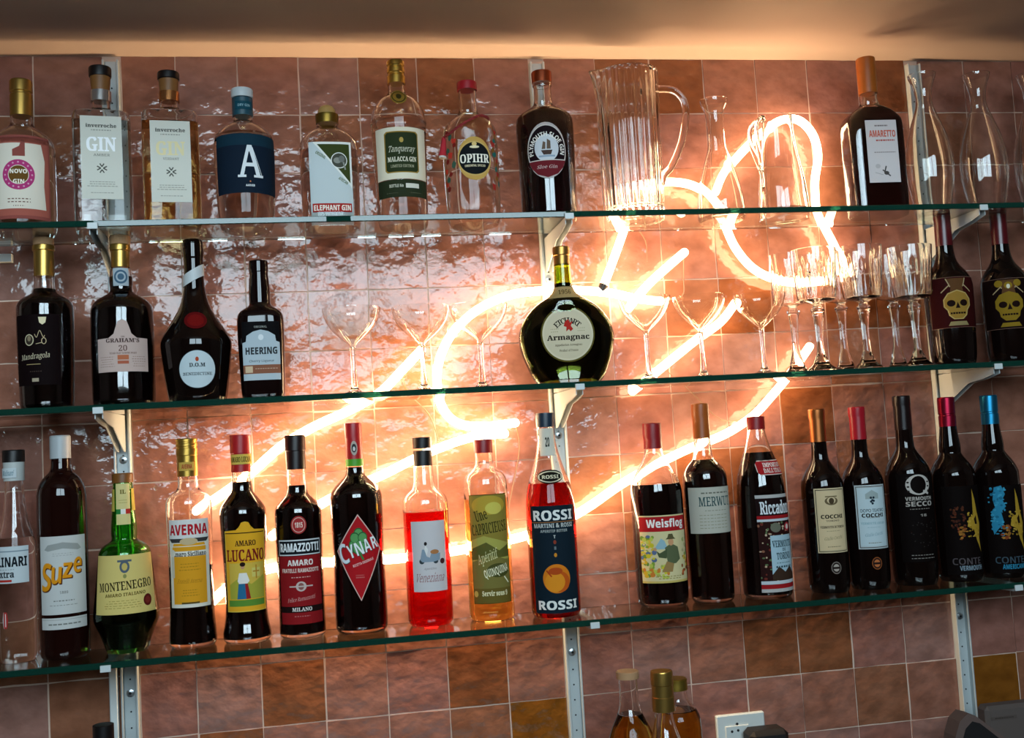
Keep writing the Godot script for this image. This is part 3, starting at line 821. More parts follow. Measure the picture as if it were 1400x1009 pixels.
func skin(b: Dictionary, s: float, y: float, off := .0005) -> Vector3:
	var r := radius_at(b, y) + off
	var sh: Dictionary = b.sh
	if sh.is_empty(): return Vector3(r * sin(s / r), y, r * cos(s / r))
	var key := int(y * 1000.0)
	if not b.has("walk"): b.walk = {}
	if not b.walk.has(key):
		var w := [[0.0, section(r, 0.0, sh)]]
		for k in range(1, 140):
			var q := section(r, PI * k / 140.0, sh)
			w.append([w[-1][0] + q.distance_to(w[-1][1]), q])
		b.walk[key] = w
	var walk: Array = b.walk[key]
	var a := absf(s)
	for k in walk.size() - 1:
		if walk[k + 1][0] >= a:
			var q: Vector2 = walk[k][1].lerp(walk[k + 1][1], (a - walk[k][0]) / maxf(walk[k + 1][0] - walk[k][0], 1e-7))
			return Vector3(q.x * signf(s) if s != 0.0 else 0.0, y, q.y)
	return Vector3(0, y, 0)

# A label on the skin between heights y1 > y0 and s0 < s1.
func wrapped(b: Dictionary, s0: float, s1: float, y0: float, y1: float, off := .0005) -> ArrayMesh:
	var nu := 20
	var nv := 8
	var v := PackedVector3Array()
	var uv := PackedVector2Array()
	var ix := PackedInt32Array()
	for j in nv + 1:
		for i in nu + 1:
			var q := Vector2(float(i) / nu, float(j) / nv)
			v.append(skin(b, lerpf(s0, s1, q.x), lerpf(y1, y0, q.y), off))
			uv.append(q)
	for j in nv:
		for i in nu:
			var a := j * (nu + 1) + i
			ix.append_array([a, a + 1, a + nu + 1, a + 1, a + nu + 2, a + nu + 1])
	return solid(v, ix, Vector3(sin((s0 + s1) / 2 / .04), 0, cos((s0 + s1) / 2 / .04)), uv)

# A label with its own outline, star-shaped round the middle of its box: outline points in shares (0..1, 0..1) of the box.
func badge(b: Dictionary, outline: PackedVector2Array, s0: float, s1: float, y0: float, y1: float, off := .0006) -> ArrayMesh:
	var n := outline.size()
	var rings := 6
	var v := PackedVector3Array()
	var uv := PackedVector2Array()
	var ix := PackedInt32Array()
	for k in rings + 1:
		for p in outline:
			var q := Vector2(.5, .5).lerp(p, maxf(float(k) / rings, .001))
			v.append(skin(b, lerpf(s0, s1, q.x), lerpf(y1, y0, q.y), off))
			uv.append(q)
	for k in rings:
		for j in n:
			var a := k * n + j
			var c := k * n + (j + 1) % n
			ix.append_array([a, c, a + n, c, c + n, a + n])
	return solid(v, ix, Vector3(sin((s0 + s1) / 2 / .04), 0, cos((s0 + s1) / 2 / .04)), uv)

func oval(n := 32) -> PackedVector2Array:
	var o := PackedVector2Array()
	for k in n: o.append(Vector2(.5 + .5 * cos(TAU * k / n), .5 + .5 * sin(TAU * k / n)))
	return o

func along(a: Array, each := 5) -> PackedVector2Array:  # an outline of straight pieces, cut finer
	var o := PackedVector2Array()
	for k in range(0, a.size(), 2):
		var p := Vector2(a[k], a[k + 1])
		var q := Vector2(a[(k + 2) % a.size()], a[(k + 3) % a.size()])
		for j in each: o.append(p.lerp(q, float(j) / each))
	return o

# cut the outline at height y: what lies above or below
func upper(p: PackedVector2Array, y: float, above: bool) -> PackedVector2Array:
	var o := PackedVector2Array()
	for k in p.size():
		if (p[k].y >= y) == above: o.append(p[k])
		if k + 1 < p.size() and (p[k].y >= y) != (p[k + 1].y >= y):
			o.append(p[k].lerp(p[k + 1], (p[k].y - y) / (p[k].y - p[k + 1].y)))
	return o

func shell(p: PackedVector2Array, t: float, bottom: float) -> PackedVector2Array:
	# outer skin from the neck down, across the bottom, up the inside, closed over the rim
	var o := p.duplicate()
	o.append(Vector2(0, p[-1].y))
	var floor_y := p[-1].y + bottom
	o.append(Vector2(0, floor_y))
	var inner := inside(p, t, floor_y)
	inner.reverse()
	o.append_array(inner)
	o.append(p[0])
	return o

func inside(p: PackedVector2Array, t: float, floor_y: float) -> PackedVector2Array:
	var o := PackedVector2Array()
	for k in p.size():
		if p[k].y <= floor_y + .001: break
		o.append(Vector2(maxf(p[k].x - t, .001), p[k].y))
	o.append(Vector2(maxf(o[-1].x, .002), floor_y + .0008))
	o.append(Vector2(maxf(o[-1].x - .003, .001), floor_y))
	return o

# how: "dark" one glossy body, "full" a clear shell over a dark liquid, "clear" liquid one can look through with the shell above it, "empty" shell only
func bottle(key: String, called: String, label: String, category: String, how: String, o := {}) -> Dictionary:
	var d: Dictionary = BOT[key]
	var root := thing(called, label, category, Vector3(d.x, d.y, d.z), o.get("group", ""))
	root.rotation.y = deg_to_rad(TURN.get(key, 0.0))
	var raw := pairs(d.b)
	var p := rounded(raw, 2)
	var r1 := 0.0
	for q in p: r1 = maxf(r1, q.x)
	var sh := {}
	if o.has("n"): sh = {"n": o.n, "dz": o.dz, "r0": raw[0].x * 1.15, "r1": r1 * .9}
	var b := {"root": root, "out": p, "sh": sh, "d": d, "r": r1, "h": raw[0].y}
	var seg := 64 if o.has("n") else 40
	var g: Material = o.get("glass", glass("clear_glass"))
	var fill: float = o.get("fill", .8) * b.h
	if how == "dark":
		part("glass_body", lathe(closed(p), sh, seg), o.body, root)
	elif how == "full":
		part("glass_body", lathe(shell(p, .0024, .007), sh, seg), g, root)
		var lq := upper(inside(p, .0022, .0066), fill, false)
		part("liquid", lathe(closed(lq), sh, seg), o.liquid, root)
	elif how == "clear":
		part("liquid", lathe(closed(upper(p, fill, false)), sh, seg), o.liquid, root)
		var top := upper(p, fill + .0003, true)
		var ring := top.duplicate()
		for k in range(top.size() - 1, -1, -1): ring.append(Vector2(top[k].x - .0022, top[k].y))
		ring.append(top[0])
		part("glass_body", lathe(ring, sh, seg), g, root)
	else:
		part("glass_body", lathe(shell(p, .0022, .007), sh, seg), g, root)
	for c in ["capsule", "cap", "stopper", "plug", "collar", "cork", "neck_band"]:
		if d.has(c): part(c, lathe(closed(pairs(d[c])), {}, 32), o[c], root)
	return b

func stick(b: Dictionary, called: String, half: float, y0: float, y1: float, off := .0005, mid := 0.0) -> MeshInstance3D:
	return part(called, wrapped(b, mid - half, mid + half, y0, y1, off), paper(), b.root)

func stick_badge(b: Dictionary, called: String, outline: PackedVector2Array, half: float, y0: float, y1: float, off := .0006, mid := 0.0) -> MeshInstance3D:
	return part(called, badge(b, outline, mid - half, mid + half, y0, y1, off), paper(), b.root)

# ---------------------------------------------------------------- top shelf

func top_shelf() -> void:
	var gold := metal("gold_foil", Color("b8924a"), .32)
	var clear := glass("clear_glass")
	var gin := glass("clear_spirit", Color(.97, .97, .96), 1.36)
	var b := bottle("a1", "gin_bottle", "round clear bottle with gold capsule and cream label with pink ring emblem", "bottle", "clear", {"fill": .7, "liquid": gin, "capsule": gold})
	canvas(.096, b.d.l[0] - b.d.l[1], "8f4a42")
	R(.03, .04, .94, .92, "a75a4c")
	PG([.16, .1, .84, .1, .9, .3, .88, .6, .91, .88, .09, .88, .12, .6, .1, .3], "e2d6c4")
	PG([.42, .26, .42, .18, .52, .14, .55, .06, .6, .08, .6, .26], "8f4a42")
	E(.5, .48, .235, .235, "b23a72")
	E(.5, .48, .15, .15, "e2d6c4")
	E(.5, .48, .14, .14, "6b4a20")
	T("NOVO", .5, .44, .05, "f4ead8", 1)
	T("GIN", .5, .56, .05, "f4ead8", 1)
	for q in 16: E(.5 + .195 * cos(TAU * q / 16), .48 + .195 * sin(TAU * q / 16) * cw / ch, .014, .014, "d89ab4")
	small(.5, .76, .4, 2, .035, "7a5a50")
	small(.5, .84, .2, 1, .03, "7a5a50")
	stick(b, "front_label", .048, b.d.l[1], b.d.l[0])

	for k in 2:
		b = bottle("a2" if k == 0 else "a3", "gin_bottle", "square clear gin bottle with silver collar and tall grey white label" if k == 0 else "square amber tinted gin bottle with copper collar and tall white label", "bottle", "clear", {"fill": .75, "n": 6.0, "dz": .8,
			"liquid": gin if k == 0 else glass("pale_amber_spirit", Color(.95, .85, .62), 1.36), "stopper": std("black_stopper", Color("140d0c"), .4), "plug": std("turned_wood", Color("8a5a2c"), .5), "collar": metal("silver_band", Color("d8d8d8"), .2) if k == 0 else metal("copper_band", Color("c98a55"), .22)})
		canvas(.058, b.d.l[0] - b.d.l[1], "d6d3c6")
		T("inverroche", .5, .115, .045, "4a4844", 3, .74)
		small(.5, .165, .6, 1, .03, "9a978c")
		T("GIN", .5, .34, .17, "ffffff" if k == 0 else "e9d9a8", 3, .72)
		T("AMBER" if k == 0 else "VERDANT", .5, .47, .03, "8a877d", 2, .4)
		for a in 4:
			var th := TAU * a / 4
			for s in [-1, 1]: L(.5 + .03 * cos(th), .63 + .018 * sin(th), .5 + .13 * cos(th + s * .4), .63 + .06 * sin(th + s * .4), .03, "55534c")
		small(.5, .79, .75, 3, .026, "9a978c", .008)
		small(.5, .92, .7, 1, .03, "9a978c", .008)
		stick(b, "front_label", .029, b.d.l[1], b.d.l[0])

	b = bottle("a4", "gin_bottle", "rounded clear bottle with wide dark blue label bearing big white letter A", "bottle", "clear", {"fill": .8, "liquid": gin, "cap": std("white_cap", Color("cfd6d8"), .4), "neck_band": std("teal_band", Color("1c4a58"), .4)})
	var h: float = b.d.l[0] - b.d.l[1]
	canvas(.115, h, "14202e")
	R(0, 0, 1, .2, "16303e")
	PG([.38, .7, .48, .2, .54, .2, .65, .7, .69, .7, .69, .74, .56, .74, .56, .7, .59, .7, .565, .56, .455, .56, .43, .7, .46, .7, .46, .74, .35, .74, .35, .7], "dfe3e4")
	PG([.465, .5, .5, .31, .51, .31, .55, .5], "14202e")
	L(.55, .24, .67, .7, .008, "dfe3e4")
	E(.51, .81, .01, .012, "c0764e")
	T("AARVER", .51, .875, .035, "dfe3e4", 1, .12)
	stick(b, "front_label", .0575, b.d.l[1], b.d.l[0])
	canvas(.034, .014, "1c4a58")
	T("DRY GIN", .5, .5, .3, "9fc0c8", 0, .7)
	part("neck_print", wrapped({"out": PackedVector2Array([Vector2(.0162, .3), Vector2(.0162, .1)]), "sh": {}}, -.014, .014, .182, .195), paper(), b.root)

	b = bottle("a5", "gin_bottle", "squat clear bottle with domed gold stopper, silver label and green corner triangle", "bottle", "clear", {"fill": .7, "n": 3.2, "dz": .85, "liquid": gin, "stopper": std("cork_dome", Color("b08a4e"), .5), "collar": metal("dark_gold", Color("7d6428"), .4)})
	canvas(.066, b.d.l[0] - b.d.l[1], "c3cbcb")
	PG([.1, 0, 1, 0, 1, .6], "e6e4dc")
	PG([.2, .03, .95, .03, .95, .53], "3c431f")
	E(.7, .24, .19, .19, "e6e4dc")
	E(.7, .24, .17, .17, "4a4a40")
	E(.66, .24, .09, .07, "8c8c82")
	E(.76, .22, .07, .08, "70706a")
	L(.8, .26, .84, .36, .04, "8c8c82")
	T("ORIGINAL", .28, .17, .04, "55603a", 1, .26, 34)
	T("AFRICAN", .78, .5, .04, "55603a", 1, .24, 34)
	R(.04, .79, .92, .11, "a82c26")
	T("ELEPHANT GIN", .5, .845, .07, "f0e6d8", 1, .86)
	T("London Dry", .5, .95, .05, "55585a", 2, .5, 0, .25)
	stick(b, "front_label", .033, b.d.l[1], b.d.l[0])

	b = bottle("a6", "gin_bottle", "tall clear bottle with ribbed gold cap, domed shoulder, cream and green label", "bottle", "clear", {"fill": .72, "liquid": gin, "capsule": metal("ribbed_gold", Color("c9a04a"), .3)})
	canvas(.094, b.d.l[0] - b.d.l[1], "e4d9c0")
	PG([.2, .12, .24, .08, .76, .08, .8, .12, .8, .84, .76, .88, .24, .88, .2, .84], "9c7a34")
	PG([.22, .14, .26, .1, .74, .1, .78, .14, .78, .82, .74, .86, .26, .86, .22, .82], "2e3620")
	E(.5, .25, .035, .045, "b89a50")
	T("Tanqueray", .5, .44, .15, "e8e0c8", 2, .46, 0, .25)
	T("MALACCA GIN", .5, .62, .09, "e8e0c8", 3, .5)
	T("LIMITED EDITION", .5, .75, .05, "b8b090", 2, .4)
	stick(b, "front_label", .047, b.d.l[1], b.d.l[0])
	canvas(.094, b.d.l[2] - b.d.l[3], "2c3220")
	T("BOTTLE No", .38, .35, .18, "c8c4b0", 1, .24)
	R(.54, .22, .24, .26, "d8d4c4")
	small(.3, .75, .2, 1, .1, "9a977c")
	small(.72, .75, .2, 1, .1, "9a977c")
	stick(b, "lower_label", .047, b.d.l[3] + .001, b.d.l[2] - .001)
	canvas(.028, .028, "8a6a28")
	E(.5, .5, .42, .42, "3a3216")
	E(.5, .5, .36, .36, "8a6a28")
	E(.5, .5, .16, .2, "3a3216")
	stick_badge(b, "neck_medallion", oval(), .0135, b.d.l[5], b.d.l[4], .0012)

	b = bottle("a7", "gin_bottle", "clear bottle with red cap, twisted red cord and tassel, round black label", "bottle", "clear", {"fill": .8, "liquid": gin, "cap": std("bright_red_cap", Color("b01824"), .4)})
	var inks := ["a8322a", "7a241e", "2c6a62", "c0392b", "8a5a2a", "3c5a48"]
	for k in 26:
		canvas(.004, .004, inks[k % 6])
		var side := -1.0 if k % 2 else 1.0
		var y: float = lerpf(b.d.l[3], b.d.l[2], (k / 2 + .5) / 13.0)
		stick_badge(b, "painted_ornament", along([.1, .3, .5, 0, 1, .35, .85, .8, .4, 1, 0, .75] if k % 3 else [0, 0, 1, .2, .8, 1, .1, .9], 2), rng.randf_range(.0035, .006), y - rng.randf_range(.004, .008), y + rng.randf_range(.003, .006), .0005, side * rng.randf_range(.033, .055))
	canvas(.056, b.d.l[0] - b.d.l[1], "c49a50")
	E(.5, .5, .5, .5, "c9a561")
	E(.5, .5, .46, .46, "16181a")
	E(.5, .17, .07, .06, "d9bb78")
	E(.5, .24, .14, .04, "e8d8b0")
	T("OPIHR", .5, .5, .2, "f2ead8", 3, .86)
	T("ORIENTAL SPICED", .5, .67, .05, "d8c8a0", 1, .6)
	stick_badge(b, "front_label", oval(), .028, b.d.l[1], b.d.l[0], .0009)
	var twist := [PackedVector3Array(), PackedVector3Array()]
	for k in 81:
		var f := k / 80.0
		var th := lerpf(4.2, -1.2, f)
		var y: float = lerpf(.172, .166, minf(f * 1.6, 1.0)) - .032 * smoothstep(.66, 1.0, f)
		var r := radius_at(b, y) + .0028
		for s in 2: twist[s].append(Vector3(r * sin(th), y, r * cos(th)) + Vector3(0, sin(k * 1.3 + s * PI), cos(k * 1.3 + s * PI)) * .0013)
	part("cord", joined([tube(twist[0], .0014, 6), tube(twist[1], .0014, 6)]), std("dark_red_cord", Color("8a1c22"), .7), b.root)
	var end: Vector3 = twist[0][-1]
	part("tassel", moved(lathe(closed(PackedVector2Array([Vector2(.001, .002), Vector2(.0035, 0), Vector2(.0042, -.006), Vector2(.006, -.024), Vector2(.0066, -.03)])), {}, 16, 8, .0012, -.03, .004), Transform3D(Basis(Vector3.BACK, -.12), end)), std("red_thread", Color("b01c28"), .8), b.root)
	part("tassel_tip", moved(lathe(closed(PackedVector2Array([Vector2(.0055, 0), Vector2(.0062, -.004)])), {}, 12), Transform3D(Basis(Vector3.BACK, -.12), end + Vector3(-.0036, -.029, 0))), std("white_thread", Color("cfc8c0"), .8), b.root)

	b = bottle("a8", "sloe_gin_bottle", "dark red bottle with copper cap and oval label showing a sailing ship", "bottle", "full", {"fill": .79, "liquid": gloss("very_dark_red_liquid", Color("1c0507")), "cap": metal("copper_cap", Color("9a4a2c"), .35)})
	canvas(.066, b.d.l[0] - b.d.l[1], "b8aca8")
	E(.5, .5, .5, .63, "cfc4bc")
	E(.5, .5, .475, .605, "1c1014")
	E(.5, .46, .3, .34, "c9ccd0")
	PG([.36, .5, .64, .5, .6, .58, .42, .58], "4a3a34")
	PG([.38, .48, .42, .34, .48, .36, .47, .48], "6a5648")
	PG([.5, .48, .52, .3, .6, .34, .6, .48], "6a5648")
	R(.3, .59, .4, .03, "8fa0b0")
	PG([.03, .68, .97, .68, .9, .8, .75, .92, .5, .985, .25, .92, .1, .8], "6a2026")
	R(.04, .665, .92, .016, "cfc4bc")
	T("Sloe Gin", .5, .79, .06, "d8c8c0", 2, .5, 0, .3)
	TA("PLYMOUTH SLOE GIN", .5, .5, .4, 0, 215, .085, "ece6dc", 1)
	stick_badge(b, "front_label", oval(), .033, b.d.l[1], b.d.l[0])

	pitcher()
	glassware("a10", "carafe", "small conical glass carafe with flared lip between the pitcher and the jug", "carafe", {})
	jug()

	b = bottle("a12", "liqueur_bottle", "flat shouldered dark red bottle with orange capsule and plain white label", "bottle", "full", {"fill": .86, "n": 4.5, "dz": .6, "liquid": gloss("dark_amber_red_liquid", Color("260806")), "capsule": std("orange_capsule", Color("a8591c"), .35)})
	canvas(.056, b.d.l[0] - b.d.l[1], "cfc6c4")
	small(.5, .08, .5, 1, .03, "5a4a48", .022)
	T("AMARETTO", .52, .22, .11, "c4604e", 1, .84)
	small(.6, .315, .62, 1, .03, "b04a40", .025)
	small(.56, .51, .74, 1, .03, "8a7e7c", .016)
	E(.56, .85, .08, .06, "4a4644")
	L(.44, .8, .68, .9, .04, "4a4644")
	L(.56, .74, .5, .84, .04, "4a4644")
	L(.2, .84, .45, .88, .015, "9a9492")
	E(.3, .74, .08, .07, "b8b0ae")
	stick(b, "front_label", .028, b.d.l[1], b.d.l[0], .0005, .003)

	for q in [["a13", "tall glass carafe in front of the right hand rail"], ["a14", "tall glass carafe in the middle of the three at right"], ["a15", "tall glass carafe cut off by the right edge"]]:
		glassware(q[0], "carafe", q[1], "carafe", {"group": "tall carafes on the top shelf"})

# Open glass vessels: a thin wall all round, solid where the outline is narrow.
func glassware(key: String, called: String, label: String, category: String, o: Dictionary) -> Node3D:
	var d: Dictionary = BOT[key]
	var root := thing(called, label, category, Vector3(d.x, d.y, d.z), o.get("group", ""))
	var p := rounded(pairs(d.b), 2)
	var sh := shell(p, .0016, .006)
	part("glass_body", lathe(sh, {}, 48), glass("table_glass", Color(.985, .985, .975), 1.45), root)
	return root

func stemware(key: String, called: String, label: String, group: String, bowl: float, cut: int) -> void:
	var d: Dictionary = BOT[key]
	var root := thing(called, label, "glass", Vector3(d.x, d.y, d.z), group)
	var p := rounded(pairs(d.b), 2)
	var top := p[0].y
	var stem := top * bowl
	var outer := PackedVector2Array()
	for q in p: outer.append(q)
	var g := glass("table_glass")
	# bowl: outside down to the stem, then the inside back up to the rim
	var bw := PackedVector2Array()
	for q in p:
		if q.y >= stem: bw.append(q)
	var low := bw[-1]
	bw.append(Vector2(0, low.y))
	var inn := PackedVector2Array()
	for q in bw:
		if q.y > low.y + .012: inn.append(Vector2(q.x - .0013, q.y))
	bw.append(Vector2(0, inn[-1].y - .003))
	inn.reverse()
	bw.append_array(inn)
	bw.append(p[0])
	part("bowl", lathe(bw, {}, 72 if cut else 48, cut, .0016, low.y + .006, top * .86), g, root)
	var st := PackedVector2Array()
	for q in p:
		if q.y < low.y - .0002 and q.x < .0125: st.append(q)
	var foot := PackedVector2Array()
	for q in p:
		if q.y <= st[-1].y: foot.append(q)
	st.insert(0, Vector2(low.x, low.y - .0003))
	part("stem", lathe(closed(st), {}, 16 if cut else 20), g, root)
	foot[0].y -= .0003
	part("foot", lathe(closed(foot), {}, 40), g, root)

func pitcher() -> void:
	var d: Dictionary = BOT.a9
	var root := thing("pitcher", "tall ribbed glass pitcher with spout and looped handle", "pitcher", Vector3(d.x, d.y, d.z))
	var g := glass("table_glass", Color(.985, .985, .975), 1.45)
	var top: float = d.b[0]
	var r0: float = d.b[1]
	var r1: float = d.b[3]
	var rings := []
	var seg := 224
	var ring := func(y: float, r: float, rib: float, tip: float):
		var o := PackedVector3Array()
		for j in seg:
			var th := TAU * j / seg
			var rr := r + rib * absf(cos(th * 14))
			var lean := maxf(0.0, cos(th + PI / 2)) ** 24.0
			o.append(Vector3(sin(th) * (rr + tip * lean), y + tip * lean * .3, cos(th) * (rr + tip * lean)))
		return o
	rings.append(ring.call(.0, .002, 0.0, 0.0))
	rings.append(ring.call(.0, r1 * .95, 0.0, 0.0))
	rings.append(ring.call(.004, r1 * .985, 0.0, 0.0))
	for k in 9:
		var t := k / 8.0
		rings.append(ring.call(lerpf(.012, top * .97, t), lerpf(r1, r0, t) - .0022, .003, .008 * smoothstep(.8, 1.0, t)))
	rings.append(ring.call(top, r0, 0.0, .012))
	rings.append(ring.call(top, r0 - .003, 0.0, .011))
	for k in 9:
		var t := 1.0 - k / 8.0
		rings.append(ring.call(lerpf(.02, top * .97, t), lerpf(r1, r0, t) - .0042, 0.0, .008 * smoothstep(.8, 1.0, t)))
	rings.append(ring.call(.016, r1 * .8, 0.0, 0.0))
	rings.append(ring.call(.016, .002, 0.0, 0.0))
	part("body", loft(rings), g, root)
	var path := smooth_path(PackedVector3Array([Vector3(.05, top * .89, 0), Vector3(.064, top * .895, 0), Vector3(.084, top * .88, 0), Vector3(.098, top * .81, 0), Vector3(.099, top * .7, 0), Vector3(.088, top * .52, 0), Vector3(.068, top * .36, 0), Vector3(.054, top * .3, 0), Vector3(.0485, top * .24, 0)]))
	part("handle", tube(path, .0062, 12), g, root)

func jug() -> void:
	var d: Dictionary = BOT.a11
	var root := thing("jug", "small bell shaped glass jug with a pinched handle on its left", "jug", Vector3(d.x, d.y, d.z))
	var g := glass("table_glass", Color(.985, .985, .975), 1.45)
	var p := rounded(pairs(d.b), 2)
	part("body", lathe(shell(p, .0022, .008), {}, 48), g, root)
	var top: float = d.b[0]
	for s in [-1.0, 1.0]:
		var path := smooth_path(PackedVector3Array([Vector3(-.024, top * .97, 0), Vector3(-.03, top * .98, s * .008), Vector3(-.043, top * .9, s * .014), Vector3(-.044, top * .74, s * .013), Vector3(-.038, top * .56, s * .006), Vector3(-.034, top * .42, 0), Vector3(-.034, top * .3, 0)]))
		part("handle", tube(path, .0042, 10), g, root)

# ---------------------------------------------------------------- middle shelf

func middle_shelf() -> void:
	var gold := metal("gold_foil", Color("b8924a"), .32)
	var cork := std("cork", Color("b58a62"), .8)
	var black := gloss("black_liquid", Color("0c0405"))
	var b := bottle("b1", "liqueur_bottle", "dark bottle with cork stopper, gold neck foil and gold print on black", "bottle", "full", {"fill": .9, "liquid": black, "cork": cork, "capsule": gold})
	canvas(.07, b.d.l[0] - b.d.l[1], "120809")
	E(.66, .08, .06, .06, "cdb68e")
	PG([.58, .04, .74, .04, .72, .12, .66, .15, .6, .12], "e8d8b0")
	E(.38, .36, .1, .12, "cdbf9c")
	E(.38, .36, .08, .1, "3a3028")
	E(.38, .34, .04, .06, "8a7a60")
	for k in 10: L(.5 + .02 * k, .28 + .05 * sin(k * .9), .52 + .02 * k, .28 + .05 * sin((k + 1) * .9), .012, "cdb68e")
	L(.52, .42, .66, .4, .012, "cdb68e")
	E(.68, .38, .05, .07, "cdb68e")
	E(.68, .38, .035, .055, "120809")
	T("Mandragola", .48, .6, .1, "e0d2b0", 2, .62, -4, .2)
	R(.3, .7, .3, .008, "b8a070")
	small(.5, .8, .3, 1, .03, "4a3a34")
	R(.42, .9, .14, .05, "a89880")
	stick(b, "front_print", .035, b.d.l[1], b.d.l[0])

	b = bottle("b2", "port_bottle", "broad shouldered port bottle with gold foil and shield shaped pink grey label", "bottle", "full", {"fill": .93, "liquid": black, "cork": cork, "capsule": gold})
	canvas(.078, b.d.l[0] - b.d.l[1], "c6aca2")
	T("THE", .5, .33, .025, "5a4440", 2)
	T("GRAHAM'S", .5, .4, .075, "4a3634", 3, .62)
	T("20", .5, .55, .11, "6a4e48", 2)
	T("YEAR OLD TAWNY PORT", .5, .645, .035, "6a4e48", 2, .5)
	R(.4, .68, .2, .09, "b86a4a")
	R(.4, .79, .2, .06, "b06048")
	small(.2, .71, .28, 5, .045, "8a6e66", .01)
	small(.8, .71, .28, 5, .045, "8a6e66", .01)
	stick_badge(b, "front_label", along([0, .36, .24, .35, .34, .27, .38, .14, .42, .03, .5, 0, .58, .03, .62, .14, .66, .27, .76, .35, 1, .36, 1, 1, .5, 1, 0, 1], 4), .039, b.d.l[1], b.d.l[0])
	canvas(.024, .026, "aab4ba")
	E(.5, .5, .42, .42, "4a6478")
	E(.5, .5, .3, .3, "aab4ba")
	E(.5, .5, .2, .2, "4a6478")
	stick(b, "neck_seal", .012, b.d.l[3], b.d.l[2], .0008)

	b = bottle("b3", "liqueur_bottle", "bulbous black bottle with white neck ribbon, red wax seal and round label", "bottle", "dark", {"body": gloss("black_brown_glass", Color("0d0605"))})
	canvas(.056, .056, "c3d0d4")
	E(.5, .5, .5, .5, "2c3438")
	E(.5, .5, .485, .485, "c3d0d4")
	E(.5, .24, .045, .06, "b0482c")
	T("D.O.M", .5, .39, .1, "343c40", 3, .42)
	T("BENEDICTINE", .5, .62, .075, "343c40", 2, .78)
	stick_badge(b, "front_label", oval(), .0275, b.d.l[1], b.d.l[0])
	canvas(.03, .026, "5a0a0c")
	E(.5, .5, .36, .3, "70100f")
	stick_badge(b, "wax_seal", oval(), .017, b.d.l[3], b.d.l[2], .0014)
	var ribbon := PackedVector3Array()
	for k in 33:
		var th := TAU * k / 32
		ribbon.append(Vector3(sin(th), 0, cos(th)))
	var v := PackedVector3Array()
	var ix := PackedInt32Array()
	var mid: float = (b.d.l[4] + b.d.l[5]) / 2
	for k in 33:
		for e in [-1, 1]:
			var y: float = mid + .009 * e + ribbon[k].x * .009
			var r := radius_at(b, y) + .0009
			v.append(Vector3(ribbon[k].x * r, y, ribbon[k].z * r))
		if k: ix.append_array([2 * k - 2, 2 * k - 1, 2 * k, 2 * k - 1, 2 * k + 1, 2 * k])
	part("neck_ribbon", solid(v, ix), std("white_ribbon", Color("c4c8c8"), .5), b.root)

	b = bottle("b4", "cherry_liqueur_bottle", "slim dark bottle with black neck and silver arched label", "bottle", "dark", {"n": 4.0, "dz": .9, "body": gloss("black_red_glass", Color("100606"))})
	canvas(.056, b.d.l[0] - b.d.l[1], "0e0c0e")
	PG([0, 1, 0, .36, .1, .34, .12, .24, .3, .17, .5, .14, .7, .17, .88, .24, .9, .34, 1, .36, 1, 1], "b4c0c6")
	T("ORIGINAL", .5, .09, .035, "a8a8a0", 2, .34)
	E(.5, .27, .07, .08, "dde2e4")
	T("HEERING", .5, .5, .12, "33363a", 1, .84)
	T("Cherry Liqueur", .5, .68, .05, "5a6266", 2, .66)
	R(0, .74, 1, .15, "8c5a44")
	R(.06, .76, .2, .11, "d6b896")
	small(.62, .8, .6, 1, .04, "c8a890")
	stick(b, "front_label", .028, b.d.l[1], b.d.l[0])

	b = bottle("b5", "brandy_flask", "round flattened dark brandy flask with green neck and round cream label", "bottle", "full", {"fill": .84, "n": 2.1, "dz": .45, "glass": glass("green_glass", Color(.68, .76, .28), 1.5), "liquid": gloss("black_amber_liquid", Color("120705")), "capsule": metal("bronze_foil", Color("a87c40"), .35)})
	canvas(.09, .09, "c8bc92")
	E(.5, .5, .5, .5, "5a4f20")
	E(.5, .5, .47, .47, "d8ccae")
	E(.5, .5, .44, .44, "cfc2a4")
	TA("ETCHART", .5, .56, .3, 0, 96, .1, "2e2620", 3)
	PG([.46, .28, .52, .24, .55, .3, .6, .28, .56, .36, .6, .42, .55, .46, .52, .42, .47, .46, .48, .38, .43, .36], "b42a22")
	T("Armagnac", .5, .575, .12, "2e2620", 3, .78)
	small(.26, .4, .14, 2, .05, "8a7c60")
	small(.75, .4, .14, 2, .05, "8a7c60")
	T("Appellation Armagnac", .5, .7, .045, "5a4e3a", 2, .5)
	T("Product of France", .5, .79, .04, "5a4e3a", 2, .34)
	stick_badge(b, "front_label", oval(), .0435, b.d.l[1], b.d.l[0])
	canvas(.05, b.d.l[2] - b.d.l[3], "a88c5c")
	T("1956", .5, .45, .4, "4a3618", 2, .34)
	stick(b, "collar_label", .03, b.d.l[3], b.d.l[2], .0008)

	var where := ["leftmost champagne coupe, next to the slim dark bottle", "champagne coupe in the middle of the left three", "champagne coupe just left of the round flask", "champagne coupe just right of the round flask", "champagne coupe in the middle of the right three", "champagne coupe nearest to the cut wine glasses"]
	for k in 6: stemware("c%d" % (k + 1), "champagne_coupe", where[k], "champagne coupes on the middle shelf", .455, 0)
	where = ["cut crystal wine glass, left one of the front row", "cut crystal wine glass, middle one of the front row", "cut crystal wine glass, right one of the front row", "cut crystal wine glass, left one of the back row", "cut crystal wine glass, middle one of the back row", "cut crystal wine glass, right one of the back row"]
	for k in 6: stemware("w%d" % (k + 1), "wine_glass", where[k], "cut crystal wine glasses on the middle shelf", .52, 24)

